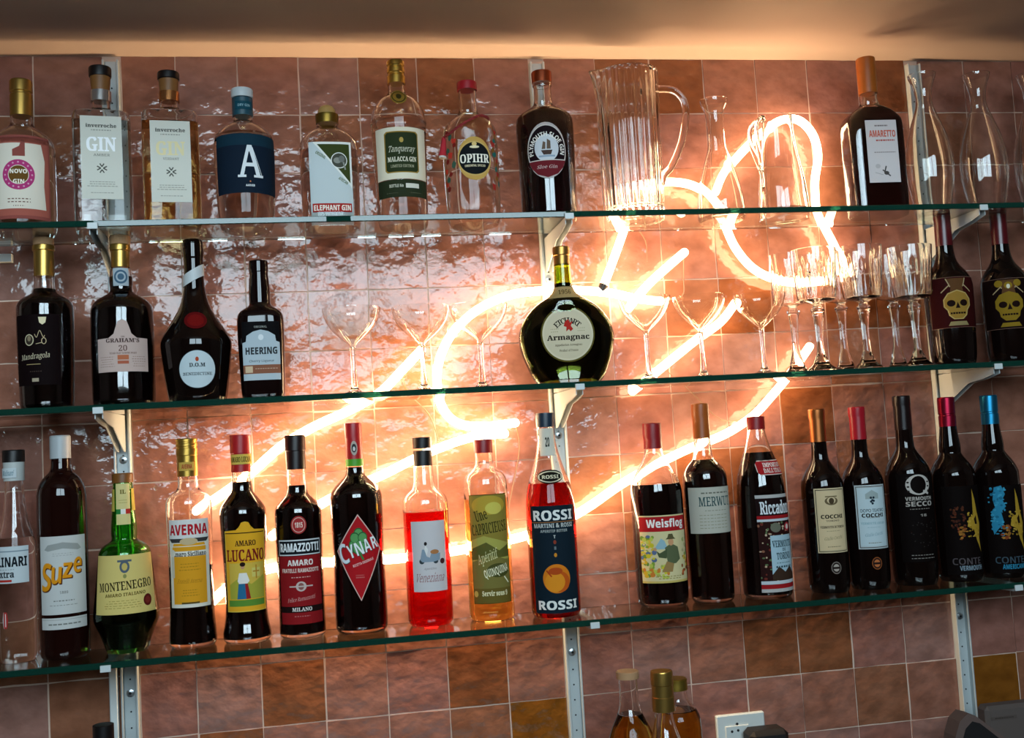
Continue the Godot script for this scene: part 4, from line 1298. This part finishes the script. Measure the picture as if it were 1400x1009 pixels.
	for k in 2:
		b = bottle("b6" if k == 0 else "b7", "spirit_bottle", "black bottle with dark red label and golden pot with a skull face, beside rail" if k == 0 else "black bottle with yellow skull face label at the right edge", "bottle", "dark", {"body": gloss("black_brown_glass", Color("0d0605")), "capsule": std("dark_red_capsule", Color("4e0a10"), .3)})
		canvas(.1, b.d.l[0] - b.d.l[1], "300a0a" if k == 0 else "140706")
		var y := "94702e" if k == 0 else "86691c"
		PG([.33, .03, .67, .03, .63, .1, .6, .2, .62, .32, .38, .32, .4, .2, .37, .1], "5a3a20")
		for e in [-1.0, 1.0]:
			L(.5 + e * .17, .03, .5 + e * .11, .2, .018, "a8906a")
			L(.5 + e * .12, .16, .5 + e * .27, .3, .018, "a8906a")
		PG([.5, .26, .66, .32, .74, .44, .74, .58, .68, .66, .66, .76, .58, .84, .42, .84, .34, .76, .32, .66, .26, .58, .26, .44, .34, .32], "b09458" if k == 0 else y)
		PG([.5, .28, .65, .34, .72, .45, .72, .57, .66, .65, .64, .75, .57, .82, .43, .82, .36, .75, .34, .65, .28, .57, .28, .45, .35, .34], y)
		E(.39, .52, .07, .055, "1c0c08")
		E(.61, .52, .07, .055, "1c0c08")
		PG([.5, .5, .54, .62, .46, .62], "1c0c08")
		R(.37, .7, .26, .035, "1c0c08")
		for e in 5: R(.4 + .045 * e, .695, .008, .045, y)
		PG([.36, .88, .64, .88, .68, .96, .32, .96], "8a7850" if k == 0 else y)
		if k == 1:
			for j in 3: E(.34 + .16 * j, .1 + .04 * (j % 2), .07, .06, y)
			E(.5, .16, .03, .04, "d8d0b8")
		border(0, 0, 1, 1, .006, "7a5a4a")
		stick(b, "front_label", .048, b.d.l[1], b.d.l[0])

# ---------------------------------------------------------------- bottom shelf

func bottom_shelf() -> void:
	var gold := metal("ribbed_gold", Color("c9a04a"), .3)
	var red := std("red_cap", Color("8e1418"), .38)
	var black_cap := std("black_cap", Color("100c0c"), .4)
	var amaro := gloss("amaro_liquid", Color("160605"))
	var blackish := gloss("black_brown_glass", Color("0d0605"))

	var b := bottle("d1", "sambuca_bottle", "slim clear bottle with black cap and white label at left edge", "bottle", "clear", {"fill": .68, "liquid": glass("clear_spirit"), "cap": black_cap, "neck_band": std("white_band", Color("b8bcb8"), .5)})
	canvas(.07, b.d.l[0] - b.d.l[1], "c4ccce")
	R(0, .12, 1, .03, "7a8a94")
	T("MOLINARI", .5, .42, .27, "1c2024", 1, .92)
	small(.5, .62, .5, 1, .05, "6a7478")
	T("extra", .5, .76, .17, "2c3236", 3, .4)
	R(.35, .9, .3, .06, "b03028")
	stick(b, "front_label", .035, b.d.l[1], b.d.l[0])
	canvas(.014, .022, "a83430")
	R(.0, .0, .25, 1, "a9a09c")
	R(.5, .1, .12, .8, "e6dcd8")
	part("lower_emblem", badge(b, along([.2, 0, .8, 0, 1, .5, .8, 1, .2, 1, 0, .5], 2), -.0045, .0045, b.d.l[3], b.d.l[2]), paper(), b.root)
	canvas(.03, .016, "c4ccce")
	T("Molinari", .5, .5, .55, "2a5a6a", 2, .7, 0, .3)
	part("neck_print", wrapped({"out": PackedVector2Array([Vector2(.0158, .5), Vector2(.0152, .1)]), "sh": {}}, -.013, .013, .2665, .281), paper(), b.root)

	b = bottle("d2", "aperitif_bottle", "tall dark brown bottle with pale capsule and white label in slanted orange letters", "bottle", "dark", {"body": gloss("dark_brown_glass", Color("1a0705")), "capsule": std("pale_capsule", Color("aeb2b4"), .35)})
	canvas(.072, b.d.l[0] - b.d.l[1], "c6c6c2")
	PG([.12, .17, .2, .11, .5, .08, .8, .11, .88, .17, .8, .19, .5, .16, .2, .19], "9a9c98")
	small(.5, .22, .5, 2, .025, "a8a8a4", .008)
	var at := .12
	for q in [["S", .36, .52, .24], ["u", .22, .5, .22], ["z", .2, .44, .2], ["e", .2, .385, .2]]:
		T(q[0], at + .045, q[2] + .014, q[1], "4a2210", 1, q[3], 0, .08)
		T(q[0], at + .03, q[2], q[1], "e0901a", 1, q[3] * .95, 0, .08)
		at += .215
	T("1889", .5, .72, .035, "7a7a74", 2)
	small(.5, .82, .5, 1, .03, "7a7a74", .014)
	small(.5, .88, .7, 1, .03, "8a8a84", .008)
	stick(b, "front_label", .036, b.d.l[1], b.d.l[0])
	canvas(.072, b.d.l[2] - b.d.l[3], "c6c6c2")
	R(0, .15, 1, .05, "a8a8a4")
	small(.5, .5, .8, 1, .1, "7a7a74", .12)
	stick(b, "lower_label", .036, b.d.l[3], b.d.l[2])

	b = bottle("d3", "amaro_bottle", "bell shaped green bottle with cream yellow label and red wax dot", "bottle", "full", {"fill": .52, "glass": glass("bright_green_glass", Color(.42, .84, .36), 1.5), "liquid": amaro, "cap": std("brown_capsule", Color("7a4a1c"), .4)})
	canvas(.1, b.d.l[0] - b.d.l[1], "d6bf72")
	E(.5, .2, .07, .09, "55606a")
	E(.5, .2, .04, .055, "c8b060")
	L(.4, .1, .6, .1, .03, "55606a")
	E(.5, .36, .025, .03, "8a8a50")
	T("MONTENEGRO", .5, .52, .15, "2c2412", 3, .84, -3)
	T("AMARO ITALIANO", .5, .67, .055, "5a4a1c", 1, .6, -2)
	small(.46, .77, .55, 4, .04, "8a7838", .008)
	E(.84, .8, .075, .085, "5e1c18")
	E(.84, .8, .045, .05, "7a2a22")
	stick(b, "front_label", .05, b.d.l[1], b.d.l[0])
	canvas(.022, b.d.l[2] - b.d.l[3], "d8c888")
	R(0, .62, .33, .12, "2c7a3a")
	R(.33, .62, .34, .12, "e8e4d8")
	R(.67, .62, .33, .12, "b8302a")
	T("IL", .5, .2, .1, "6a5a20", 3)
	small(.5, .4, .7, 2, .06, "a89850", .014)
	stick(b, "neck_label", .0105, b.d.l[3], b.d.l[2], .0009)
	for s in [-1, 1]:
		canvas(.012, .014, "c8b050")
		stick(b, "neck_stamp", .005, b.d.l[3] + .02, b.d.l[2] - .008, .0009, s * .0185)

	b = bottle("d4", "amaro_bottle", "half empty bottle with gold screw cap and orange label under red lettering", "bottle", "full", {"fill": .47, "liquid": amaro, "cap": gold})
	h_label(b, .033, func():
		R(0, 0, 1, 1, "ded8c8")
		R(0, 0, 1, .215, "dcd9d4")
		T("AVERNA", .5, .115, .12, "b3202a", 1, .92)
		PG([0, .215, 1, .215, .92, .26, .08, .26], "3c3a3a")
		PG([.14, .27, .86, .27, .9, .32, .9, .96, .1, .96, .1, .32], "dd9a24")
		E(.5, .25, .2, .08, "c8b088")
		R(.02, .36, .96, .06, "e6e0d2")
		T("Amaro Siciliano", .5, .39, .055, "3a3430", 3, .8)
		E(.1, .38, .08, .08, "d8d2c4")
		R(.06, .42, .08, .24, "c8c0ac")
		small(.5, .5, .5, 3, .035, "a8781c", .008)
		T("Fratelli Averna", .5, .7, .05, "a8701c", 2, .56, 0, .3)
		small(.5, .8, .4, 3, .03, "a8781c", .008)
		border(.03, .3, .94, .69, .015, "e6e0d2")
		R(.3, .94, .4, .02, "5a4a20"))
	canvas(.03, .012, "c9a04a")
	T("AVERNA", .5, .5, .5, "a0322a", 1, .6)
	part("cap_print", wrapped({"out": PackedVector2Array([Vector2(.0155, .5), Vector2(.0155, .1)]), "sh": {}}, -.013, .013, .262, .275), paper(), b.root)

	b = bottle("d5", "amaro_bottle", "dark bottle with red cap and yellow label showing a woman in blue skirt", "bottle", "full", {"fill": .94, "liquid": amaro, "cap": std("scarlet_cap", Color("ae1c20"), .35)})
	canvas(.066, b.d.l[0] - b.d.l[1], "e6a828")
	R(0, .12, 1, .012, "3a2a10")
	small(.24, .06, .3, 1, .03, "9a7a20")
	small(.76, .06, .3, 1, .03, "9a7a20")
	T("AMARO", .5, .24, .06, "3a1c14", 3, .46)
	T("LUCANO", .5, .375, .13, "7a1c1c", 3, .92)
	R(.1, .46, .84, .4, "d6b44a")
	PG([.1, .86, .1, .7, .35, .62, .6, .7, .94, .6, .94, .86], "a8a43c")
	R(.62, .52, .2, .1, "d8c86a")
	L(.72, .49, .72, .64, .03, "b8842c")
	L(.64, .56, .8, .56, .03, "b8842c")
	E(.42, .5, .045, .06, "c8926a")
	E(.42, .475, .06, .05, "2a1a14")
	PG([.34, .57, .5, .57, .56, .66, .5, .7, .34, .7, .3, .66], "ece6dc")
	PG([.32, .69, .52, .69, .56, .86, .28, .86], "2a6a8e")
	PG([.46, .69, .52, .69, .58, .86, .48, .86], "9a2424")
	R(.06, .87, .88, .07, "5c8a34")
	border(0, 0, 1, 1, .012, "e6c858")
	stick_badge(b, "front_label", along([0, .1, .3, .09, .38, .05, .42, .01, .5, 0, .58, .01, .62, .05, .7, .09, 1, .1, 1, 1, .5, 1, 0, 1], 4), .034, b.d.l[1], b.d.l[0])
	canvas(.04, .012, "d0b050")
	T("AMARO LUCANO", .5, .5, .5, "3a2a10", 3, .9)
	part("cap_print", wrapped({"out": PackedVector2Array([Vector2(.0155, .5), Vector2(.0155, .1)]), "sh": {}}, -.02, .02, b.d.l[3], b.d.l[2]), paper(), b.root)

	b = bottle("d6", "amaro_bottle", "dark bottle with black cap and deep red label under a black white band", "bottle", "full", {"fill": .9, "liquid": amaro, "cap": std("dark_maroon_cap", Color("1c0c0c"), .35)})
	canvas(.024, .024, "a83030")
	E(.5, .5, .42, .42, "d8b8a8")
	E(.5, .5, .38, .38, "a83030")
	T("1815", .5, .5, .3, "e8d0c0", 1, .5)
	stick_badge(b, "shoulder_seal", oval(), .0118, b.d.l[1], b.d.l[0])
	canvas(.074, b.d.l[2] - b.d.l[3], "d0d4d6")
	R(.015, .08, .97, .84, "15181c")
	T("RAMAZZOTTI", .5, .5, .56, "e8eaea", 1, .9)
	stick(b, "name_band", .036, b.d.l[3], b.d.l[2])
	canvas(.074, b.d.l[4] - b.d.l[5], "8e1a1e")
	T("AMARO", .5, .1, .085, "e8dcd4", 1, .55)
	T("FRATELLI RAMAZZOTTI", .5, .215, .06, "e0c8bc", 1, .84)
	small(.5, .31, .5, 1, .03, "d8a8a0")
	E(.5, .45, .11, .1, "c8b4ac")
	E(.5, .45, .06, .07, "8e5a54")
	R(.25, .44, .5, .02, "c8b4ac")
	T("Felice Ramazzotti", .5, .63, .06, "d8a8a0", 2, .6, -6, .3)
	R(0, .74, 1, .09, "20100f")
	T("MILANO", .5, .785, .055, "e8dcd4", 3, .42)
	small(.5, .88, .4, 1, .03, "c07070")
	stick(b, "front_label", .036, b.d.l[5], b.d.l[4])

	b = bottle("d7", "artichoke_amaro_bottle", "dark bottle with red cap and red diamond label showing a green artichoke", "bottle", "full", {"fill": .95, "liquid": amaro, "cap": std("scarlet_cap")})
	canvas(.076, b.d.l[0] - b.d.l[1], "d8b4a8")
	PG([.5, .02, .97, .42, .5, .98, .03, .42], "b01c22")
	for q in [[.5, .3, .15], [.42, .36, .12], [.58, .36, .12], [.5, .38, .13], [.5, .22, .09], [.42, .27, .09], [.58, .27, .09]]:
		E(q[0], q[1], q[2] * 1.05, q[2] * 1.2, "2c5a34")
		E(q[0], q[1] + .004, q[2] * .9, q[2] * 1.02, "5c9a5a")
	L(.5, .44, .58, .53, .04, "3c7a40")
	at = .17
	var cy := .455
	for q in [["C", .24, .2, "dfe6ea"], ["Y", .155, .15, "eef0ee"], ["N", .155, .16, "eef0ee"], ["A", .15, .15, "eef0ee"], ["R", .145, .14, "eef0ee"]]:
		T(q[0], at + .008, cy + .008, q[1], "30403c", 1, q[2], -17)
		T(q[0], at, cy, q[1], q[3], 1, q[2], -17)
		at += .165
		cy -= .03
	T("RICETTA ORIGINALE", .58, .56, .028, "f0d0c8", 1, .44, -17)
	small(.5, .7, .2, 2, .025, "e0a8a0", .008)
	stick_badge(b, "front_label", along([.5, 0, 1, .42, .5, 1, 0, .42], 8), .038, b.d.l[1], b.d.l[0])
	canvas(.012, .02, "b8a89c")
	E(.5, .5, .34, .5, "3a3a3c")
	E(.5, .55, .18, .26, "d0ccc8")
	part("cap_badge", badge({"out": PackedVector2Array([Vector2(.0133, .5), Vector2(.0133, .1)]), "sh": {}}, oval(16), -.0055, .0055, b.d.l[3], b.d.l[2]), paper(), b.root)
	part("neck_stripe", lathe(closed(PackedVector2Array([Vector2(.0139, b.d.l[4]), Vector2(.0139, b.d.l[5])])), {}, 32), std("green_paper", Color("4c9c1c"), .5), b.root)

	b = bottle("d8", "aperitivo_bottle", "clear square shouldered bottle of bright red aperitif with black cap, scooter label", "bottle", "clear", {"fill": .71, "liquid": glass("red_aperitif", Color(.8, .055, .075), 1.36), "cap": black_cap, "neck_band": black_cap})
	h_label(b, .029, func():
		R(0, 0, 1, 1, "cfc8c8")
		E(.28, .57, .07, .07, "3c4448")
		E(.66, .57, .07, .07, "3c4448")
		PG([.24, .55, .3, .4, .42, .4, .42, .5, .5, .52, .54, .46, .8, .46, .78, .56, .6, .58, .3, .58], "8a9aa8")
		E(.64, .44, .12, .06, "b0764a")
		PG([.42, .5, .36, .4, .4, .34, .46, .4], "e4e0dc")
		E(.4, .32, .04, .05, "2a2424")
		E(.86, .58, .075, .075, "50282a")
		T("Aperitivo", .5, .68, .04, "8a7a7a", 2, .34, 0, .3)
		T("Veneziana", .5, .8, .13, "9a6a6a", 2, .82, 0, .3))

	b = bottle("d9", "wine_aperitif_bottle", "pale yellow bottle with red cap and vintage green landscape label", "bottle", "clear", {"fill": .72, "liquid": glass("pale_gold_liquid", Color(.95, .8, .42), 1.36), "cap": red})
	h_label(b, .034, func():
		R(0, 0, 1, 1, "8c7c34")
		E(.5, .1, .42, .22, "b89a38")
		E(.62, .13, .2, .14, "cfc058")
		T("Une", .3, .19, .1, "3a3416", 3, .3, -14)
		T("CAPRICIEUSE", .5, .31, .1, "3a3416", 3, .9, -6)
		PG([0, .42, .35, .38, 1, .46, 1, .6, 0, .62], "a8a24e")
		PG([0, .5, .4, .44, .7, .52, 1, .46, 1, .58, 0, .6], "5c5a28")
		PG([0, .62, .5, .56, 1, .62, 1, .86, 0, .86], "7a7038")
		T("Apéritif", .42, .58, .12, "e0d8a0", 2, .5, -18, .2)
		E(.66, .7, .28, .16, "4a4a22")
		T("QUINQUINA", .62, .71, .09, "ece6c0", 1, .62, -14)
		L(.8, .76, .92, .82, .03, "ece6c0")
		R(0, .86, 1, .14, "6a5a26")
		T("Servir sous 9", .55, .905, .05, "efe6b8", 3, .62)
		E(.08, .91, .06, .07, "b8a850")
		border(0, 0, 1, 1, .02, "5c4a1c"))

	b = bottle("d10", "bitter_bottle", "red bitter bottle with navy label, big white lettering and an orange", "bottle", "clear", {"fill": .7, "liquid": glass("red_bitter", Color(.5, .03, .03), 1.36), "cap": std("navy_cap", Color("12283a"), .35), "neck_band": std("navy_cap")})
	h_label(b, .04, func():
		R(0, 0, 1, 1, "14222c")
		T("ROSSI", .5, .09, .095, "e6e6e0", 1, .86)
		R(0, .15, 1, .006, "a06a3a")
		T("MARTINI & ROSSI", .5, .185, .04, "b8bcb8", 1, .84)
		T("APERITIF BITTER", .5, .235, .026, "9aa09c", 1, .56)
		T("T", .5, .29, .03, "b8bcb8", 1)
		E(.5, .34, .03, .04, "8a3a2a")
		R(.48, .38, .04, .03, "6a7478")
		E(.5, .46, .03, .04, "d0862a")
		E(.5, .68, .28, .28, "d87a1e")
		E(.56, .71, .2, .2, "c4561a")
		E(.46, .71, .2, .19, "e08c24")
		E(.48, .61, .14, .07, "b4481a")
		L(.3, .6, .4, .66, .03, "a83e18")
		T("ROSSI", .5, .925, .085, "e6e6e0", 1, .84))
	canvas(.044, b.d.l[2] - b.d.l[3], "1c1812")
	E(.5, .5, .48, .2, "d8ceb0")
	E(.5, .5, .38, .17, "1c1812")
	E(.5, .5, .2, .17, "1c1812")
	R(.1, .34, .8, .32, "1c1812")
	T("ROSSI", .5, .5, .26, "d8ceb0", 1, .62)
	stick_badge(b, "shoulder_label", oval(24), .022, b.d.l[3], b.d.l[2])
	canvas(.03, .022, "cfc8b8")
	T("20", .5, .5, .35, "3a3a34", 1, .26)
	stick(b, "neck_label", .0135, b.d.l[2] + .022, b.h - .003, .0008)

	b = bottle("d11", "bitter_bottle", "dark bitter bottle with red cap and label of a man in hat among flowers", "bottle", "full", {"fill": .77, "liquid": amaro, "cap": red})
	h_label(b, .044, func():
		R(0, 0, 1, 1, "d2c493")
		R(0, .02, 1, .22, "a81e22")
		T("Weisflog", .54, .135, .165, "ece8e0", 1, .76)
		PG([.28, .5, .42, .34, .48, .38, .54, .5], "8fb0b8")
		dabs(.02, .3, .28, .6, 70, .045, ["cfa82c", "7a9a3a", "d0b03a", "5a6a8a", "6a8a34", "c8b82e", "b8c050", "d8c88a"])
		dabs(.06, .74, .5, .2, 26, .045, ["c8b82e", "b8c050", "c87a30", "a8a850"])
		dabs(.8, .3, .2, .3, 16, .04, ["8a9a50", "a8a070", "c8b88a"])
		dabs(.82, .6, .18, .3, 18, .045, ["b85a2c", "8a4a24", "c8a840"])
		PG([.48, .48, .6, .42, .74, .48, .78, .66, .68, .72, .52, .72], "5a6244")
		PG([.52, .5, .38, .56, .32, .52, .36, .62, .5, .64], "4a5438")
		PG([.5, .68, .64, .72, .6, .84, .4, .84], "9a7a4a")
		E(.6, .4, .055, .065, "c8946a")
		PG([.5, .36, .7, .36, .66, .33, .64, .28, .56, .28, .54, .33], "5a5234")
		E(.3, .5, .03, .03, "c8946a")
		small(.55, .9, .6, 2, .03, "8a7a40", .01)
		R(0, .97, 1, .03, "c8b060"))

	b = bottle("d12", "vermouth_bottle", "brown bottle with orange brown capsule and grey paper label", "bottle", "full", {"fill": .865, "liquid": gloss("dark_brown_liquid", Color("1e0a06")), "capsule": std("burnt_orange_capsule", Color("a4521c"), .35)})
	h_label(b, .045, func():
		R(0, 0, 1, 1, "b4b0a2")
		small(.55, .11, .62, 1, .03, "6a685e", .03)
		T("MERWUT", .55, .31, .2, "2e4a4c", 2, .66)
		small(.55, .5, .5, 1, .05, "7a786c", .012)
		for k in 5: small(.5, .6 + .07 * k, .7, 1, .05, "85836f", .012))

	b = bottle("d13", "vermouth_bottle", "dark vermouth bottle with red cap and ornate pale blue label", "bottle", "full", {"fill": .86, "liquid": amaro, "cap": red})
	canvas(.07, b.d.l[0] - b.d.l[1], "d8c4b8")
	R(.02, .06, .96, .88, "a01c20")
	T("IMPORTATO", .5, .32, .3, "e8d8cc", 3, .62)
	T("DALL'ITALIA", .5, .7, .3, "e8d8cc", 3, .66)
	stick_badge(b, "shoulder_label", along([.08, 0, .92, 0, 1, .25, 1, .75, .92, 1, .08, 1, 0, .75, 0, .25], 4), .032, b.d.l[1], b.d.l[0])
	canvas(.086, b.d.l[2] - b.d.l[3], "2a1210")
	R(0, 0, 1, .035, "b0aca8")
	R(0, .035, 1, .19, "1c0e0e")
	T("Riccadonna", .5, .13, .14, "d8dcde", 3, .86)
	R(0, .215, 1, .035, "9a1c20")
	R(0, .25, 1, .025, "c0c4c8")
	dabs(0, .28, 1, .6, 150, .028, ["8a5a44", "5a6a48", "c0a88c", "6a2c24", "2a1210"])
	E(.35, .34, .11, .09, "6a6a5a")
	E(.65, .34, .09, .08, "b03038")
	E(.65, .34, .05, .05, "d8c8bc")
	R(.22, .42, .56, .4, "a3bcc6")
	PG([.22, .82, .36, .74, .5, .8, .64, .74, .78, .82, .78, .88, .22, .88], "3c2a20")
	T("VERMOUTH", .5, .51, .07, "33484e", 3, .5)
	T("DI", .5, .57, .03, "33484e", 3)
	T("TORINO", .5, .635, .07, "33484e", 3, .36)
	small(.5, .7, .45, 1, .03, "5a747c", .008)
	small(.5, .735, .5, 1, .03, "33484e", .02)
	R(0, .885, 1, .035, "c0c4c8")
	R(0, .92, 1, .05, "9a1c20")
	R(0, .965, 1, .035, "b0aca8")
	stick(b, "front_label", .043, b.d.l[3], b.d.l[2])

	for k in 2:
		b = bottle("d14" if k == 0 else "d15", "vermouth_bottle", "black wine shaped bottle with copper capsule and cream label" if k == 0 else "black wine shaped bottle with red capsule and pale blue white label", "bottle", "dark", {"body": blackish, "capsule": metal("copper_capsule", Color("a86234"), .35) if k == 0 else std("crimson_capsule", Color("a01422"), .3)})
		var bg := "d0b890" if k == 0 else "b8c8cc"
		canvas(.056, b.d.l[0] - b.d.l[1], "c8b48e" if k == 0 else "b4bcbc")
		border(.04, .02, .92, .96, .018, "2c241c")
		R(.075, .045, .85, .91, bg)
		if k == 0:
			E(.5, .2, .2, .12, "6a5a40")
			E(.5, .19, .13, .1, bg)
			E(.5, .2, .08, .09, "4a3c2a")
			L(.32, .13, .68, .13, .03, "6a5a40")
		else:
			PG([.3, .22, .3, .14, .5, .08, .7, .14, .7, .22], "9aa6a4")
			for q in [[.46, .2], [.54, .2], [.5, .24], [.46, .26], [.54, .25], [.5, .29]]: E(q[0], q[1], .035, .035, "26303a")
			T("DOPO TEATRO", .5, .4, .05, "3a444a", 0, .74)
		T("COCCHI", .5, .44 if k == 0 else .475, .06, "1c1814", 1, .68)
		T("TORINO", .5, .505, .025, "4a4034", 2, .4)
		T("VERMOUTH DI TORINO" if k == 0 else "VERMOUTH AMARO", .5, .6, .035, "3a3026" if k == 0 else "8aa8b0", 3, .76)
		small(.5, .66, .5, 1, .03, "8a7a5c" if k == 0 else "8aa8b0", .008)
		T("Giulio Cocchi", .5, .77, .05, "8a7a5c" if k == 0 else "7a98a4", 2, .56, -5, .3)
		small(.5, .9, .5, 1, .03, "6a5c44", .01)
		stick(b, "front_label", .028, b.d.l[1], b.d.l[0])
		canvas(.02, .02, "7a7068" if k == 0 else "8a4a24")
		E(.5, .5, .42, .42, "241816")
		E(.5, .5, .3, .3, "a89c90" if k == 0 else "b8683a")
		R(.2, .42, .6, .16, "241816")
		stick_badge(b, "foil_seal", oval(20), .0085, b.d.l[3], b.d.l[2])

	b = bottle("d16", "vermouth_bottle", "tall black bottle, black capsule, white print under a large ornate letter O", "bottle", "dark", {"body": blackish, "capsule": std("black_capsule", Color("180c0c"), .25)})
	h_label(b, .036, func():
		R(0, 0, 1, 1, "0d0706")
		E(.5, .13, .3, .235, "b8b0a8")
		E(.5, .13, .19, .2, "0d0706")
		for s in [-1.0, 1.0]:
			for k in 4: E(.5 + s * .245, .05 + .05 * k, .03, .02, "2a2220")
		L(.6, .2, .74, .235, .05, "b8b0a8")
		T("VERMOUTH", .5, .285, .042, "a8a098", 1, .66)
		T("SECCO", .5, .345, .055, "a8a098", 1, .66)
		small(.5, .4, .6, 1, .02, "8a827a", .008)
		T("18", .56, .475, .03, "8a827a", 1, .16)
		for k in 26: E(.25 + rng.randf() * .6, .54 + rng.randf() * .3, .015, .012, "2c2624")
		small(.5, .92, .7, 2, .035, "8a827a", .008))

	for k in 2:
		b = bottle("d17" if k == 0 else "d18", "vermouth_bottle", "black bottle with crimson metallic cap and dark splash print" if k == 0 else "black bottle with bright blue cap and blue yellow splash print", "bottle", "dark", {"body": blackish, "capsule": metal("crimson_foil", Color("a8203c"), .3) if k == 0 else metal("blue_foil", Color("2a88b0"), .3)})
		h_label(b, .042, func():
			R(0, 0, 1, 1, "0d0706")
			if k == 1:
				PG([.2, .02, .34, 0, .4, .1, .34, .16, .4, .24, .3, .3, .34, .42, .22, .5, .14, .56, .1, .44, .16, .36, .1, .3, .2, .26, .16, .16], "2a7e9e")
				dabs(.08, .02, .34, .55, 60, .03, ["2a7e9e", "3a92b0", "1f6480"])
			else: dabs(.16, .24, .28, .24, 40, .03, ["4a2618", "3a1a14", "5a2e1c"])
			PG([.62, .04, .68, .16, .72, .3, .8, .44, .74, .6, .78, .76, .66, .62, .6, .5, .46, .46, .5, .36, .6, .34], "a8842a")
			dabs(.46, .3, .3, .3, 40, .025, ["a8842a", "8e6c20", "b8943a"])
			dabs(.28, .46, .16, .14, 24, .03, ["8a5a24", "7a3a20", "a06a2a"])
			PG([.62, .38, .68, .34, .7, .44, .64, .44], "1c100a")
			T("CONTE", .42, .85, .075, "50484a" if k == 0 else "3a4a54", 0, .6)
			T("VERMOUTH" if k == 0 else "AMERICANO", .5, .925, .055, "7a8a94" if k == 0 else "2a7e9e", 1, .5))

func h_label(b: Dictionary, half: float, draw: Callable) -> void:
	canvas(half * 2, b.d.l[0] - b.d.l[1], "ffffff")
	draw.call()
	stick(b, "front_label", half, b.d.l[1], b.d.l[0])
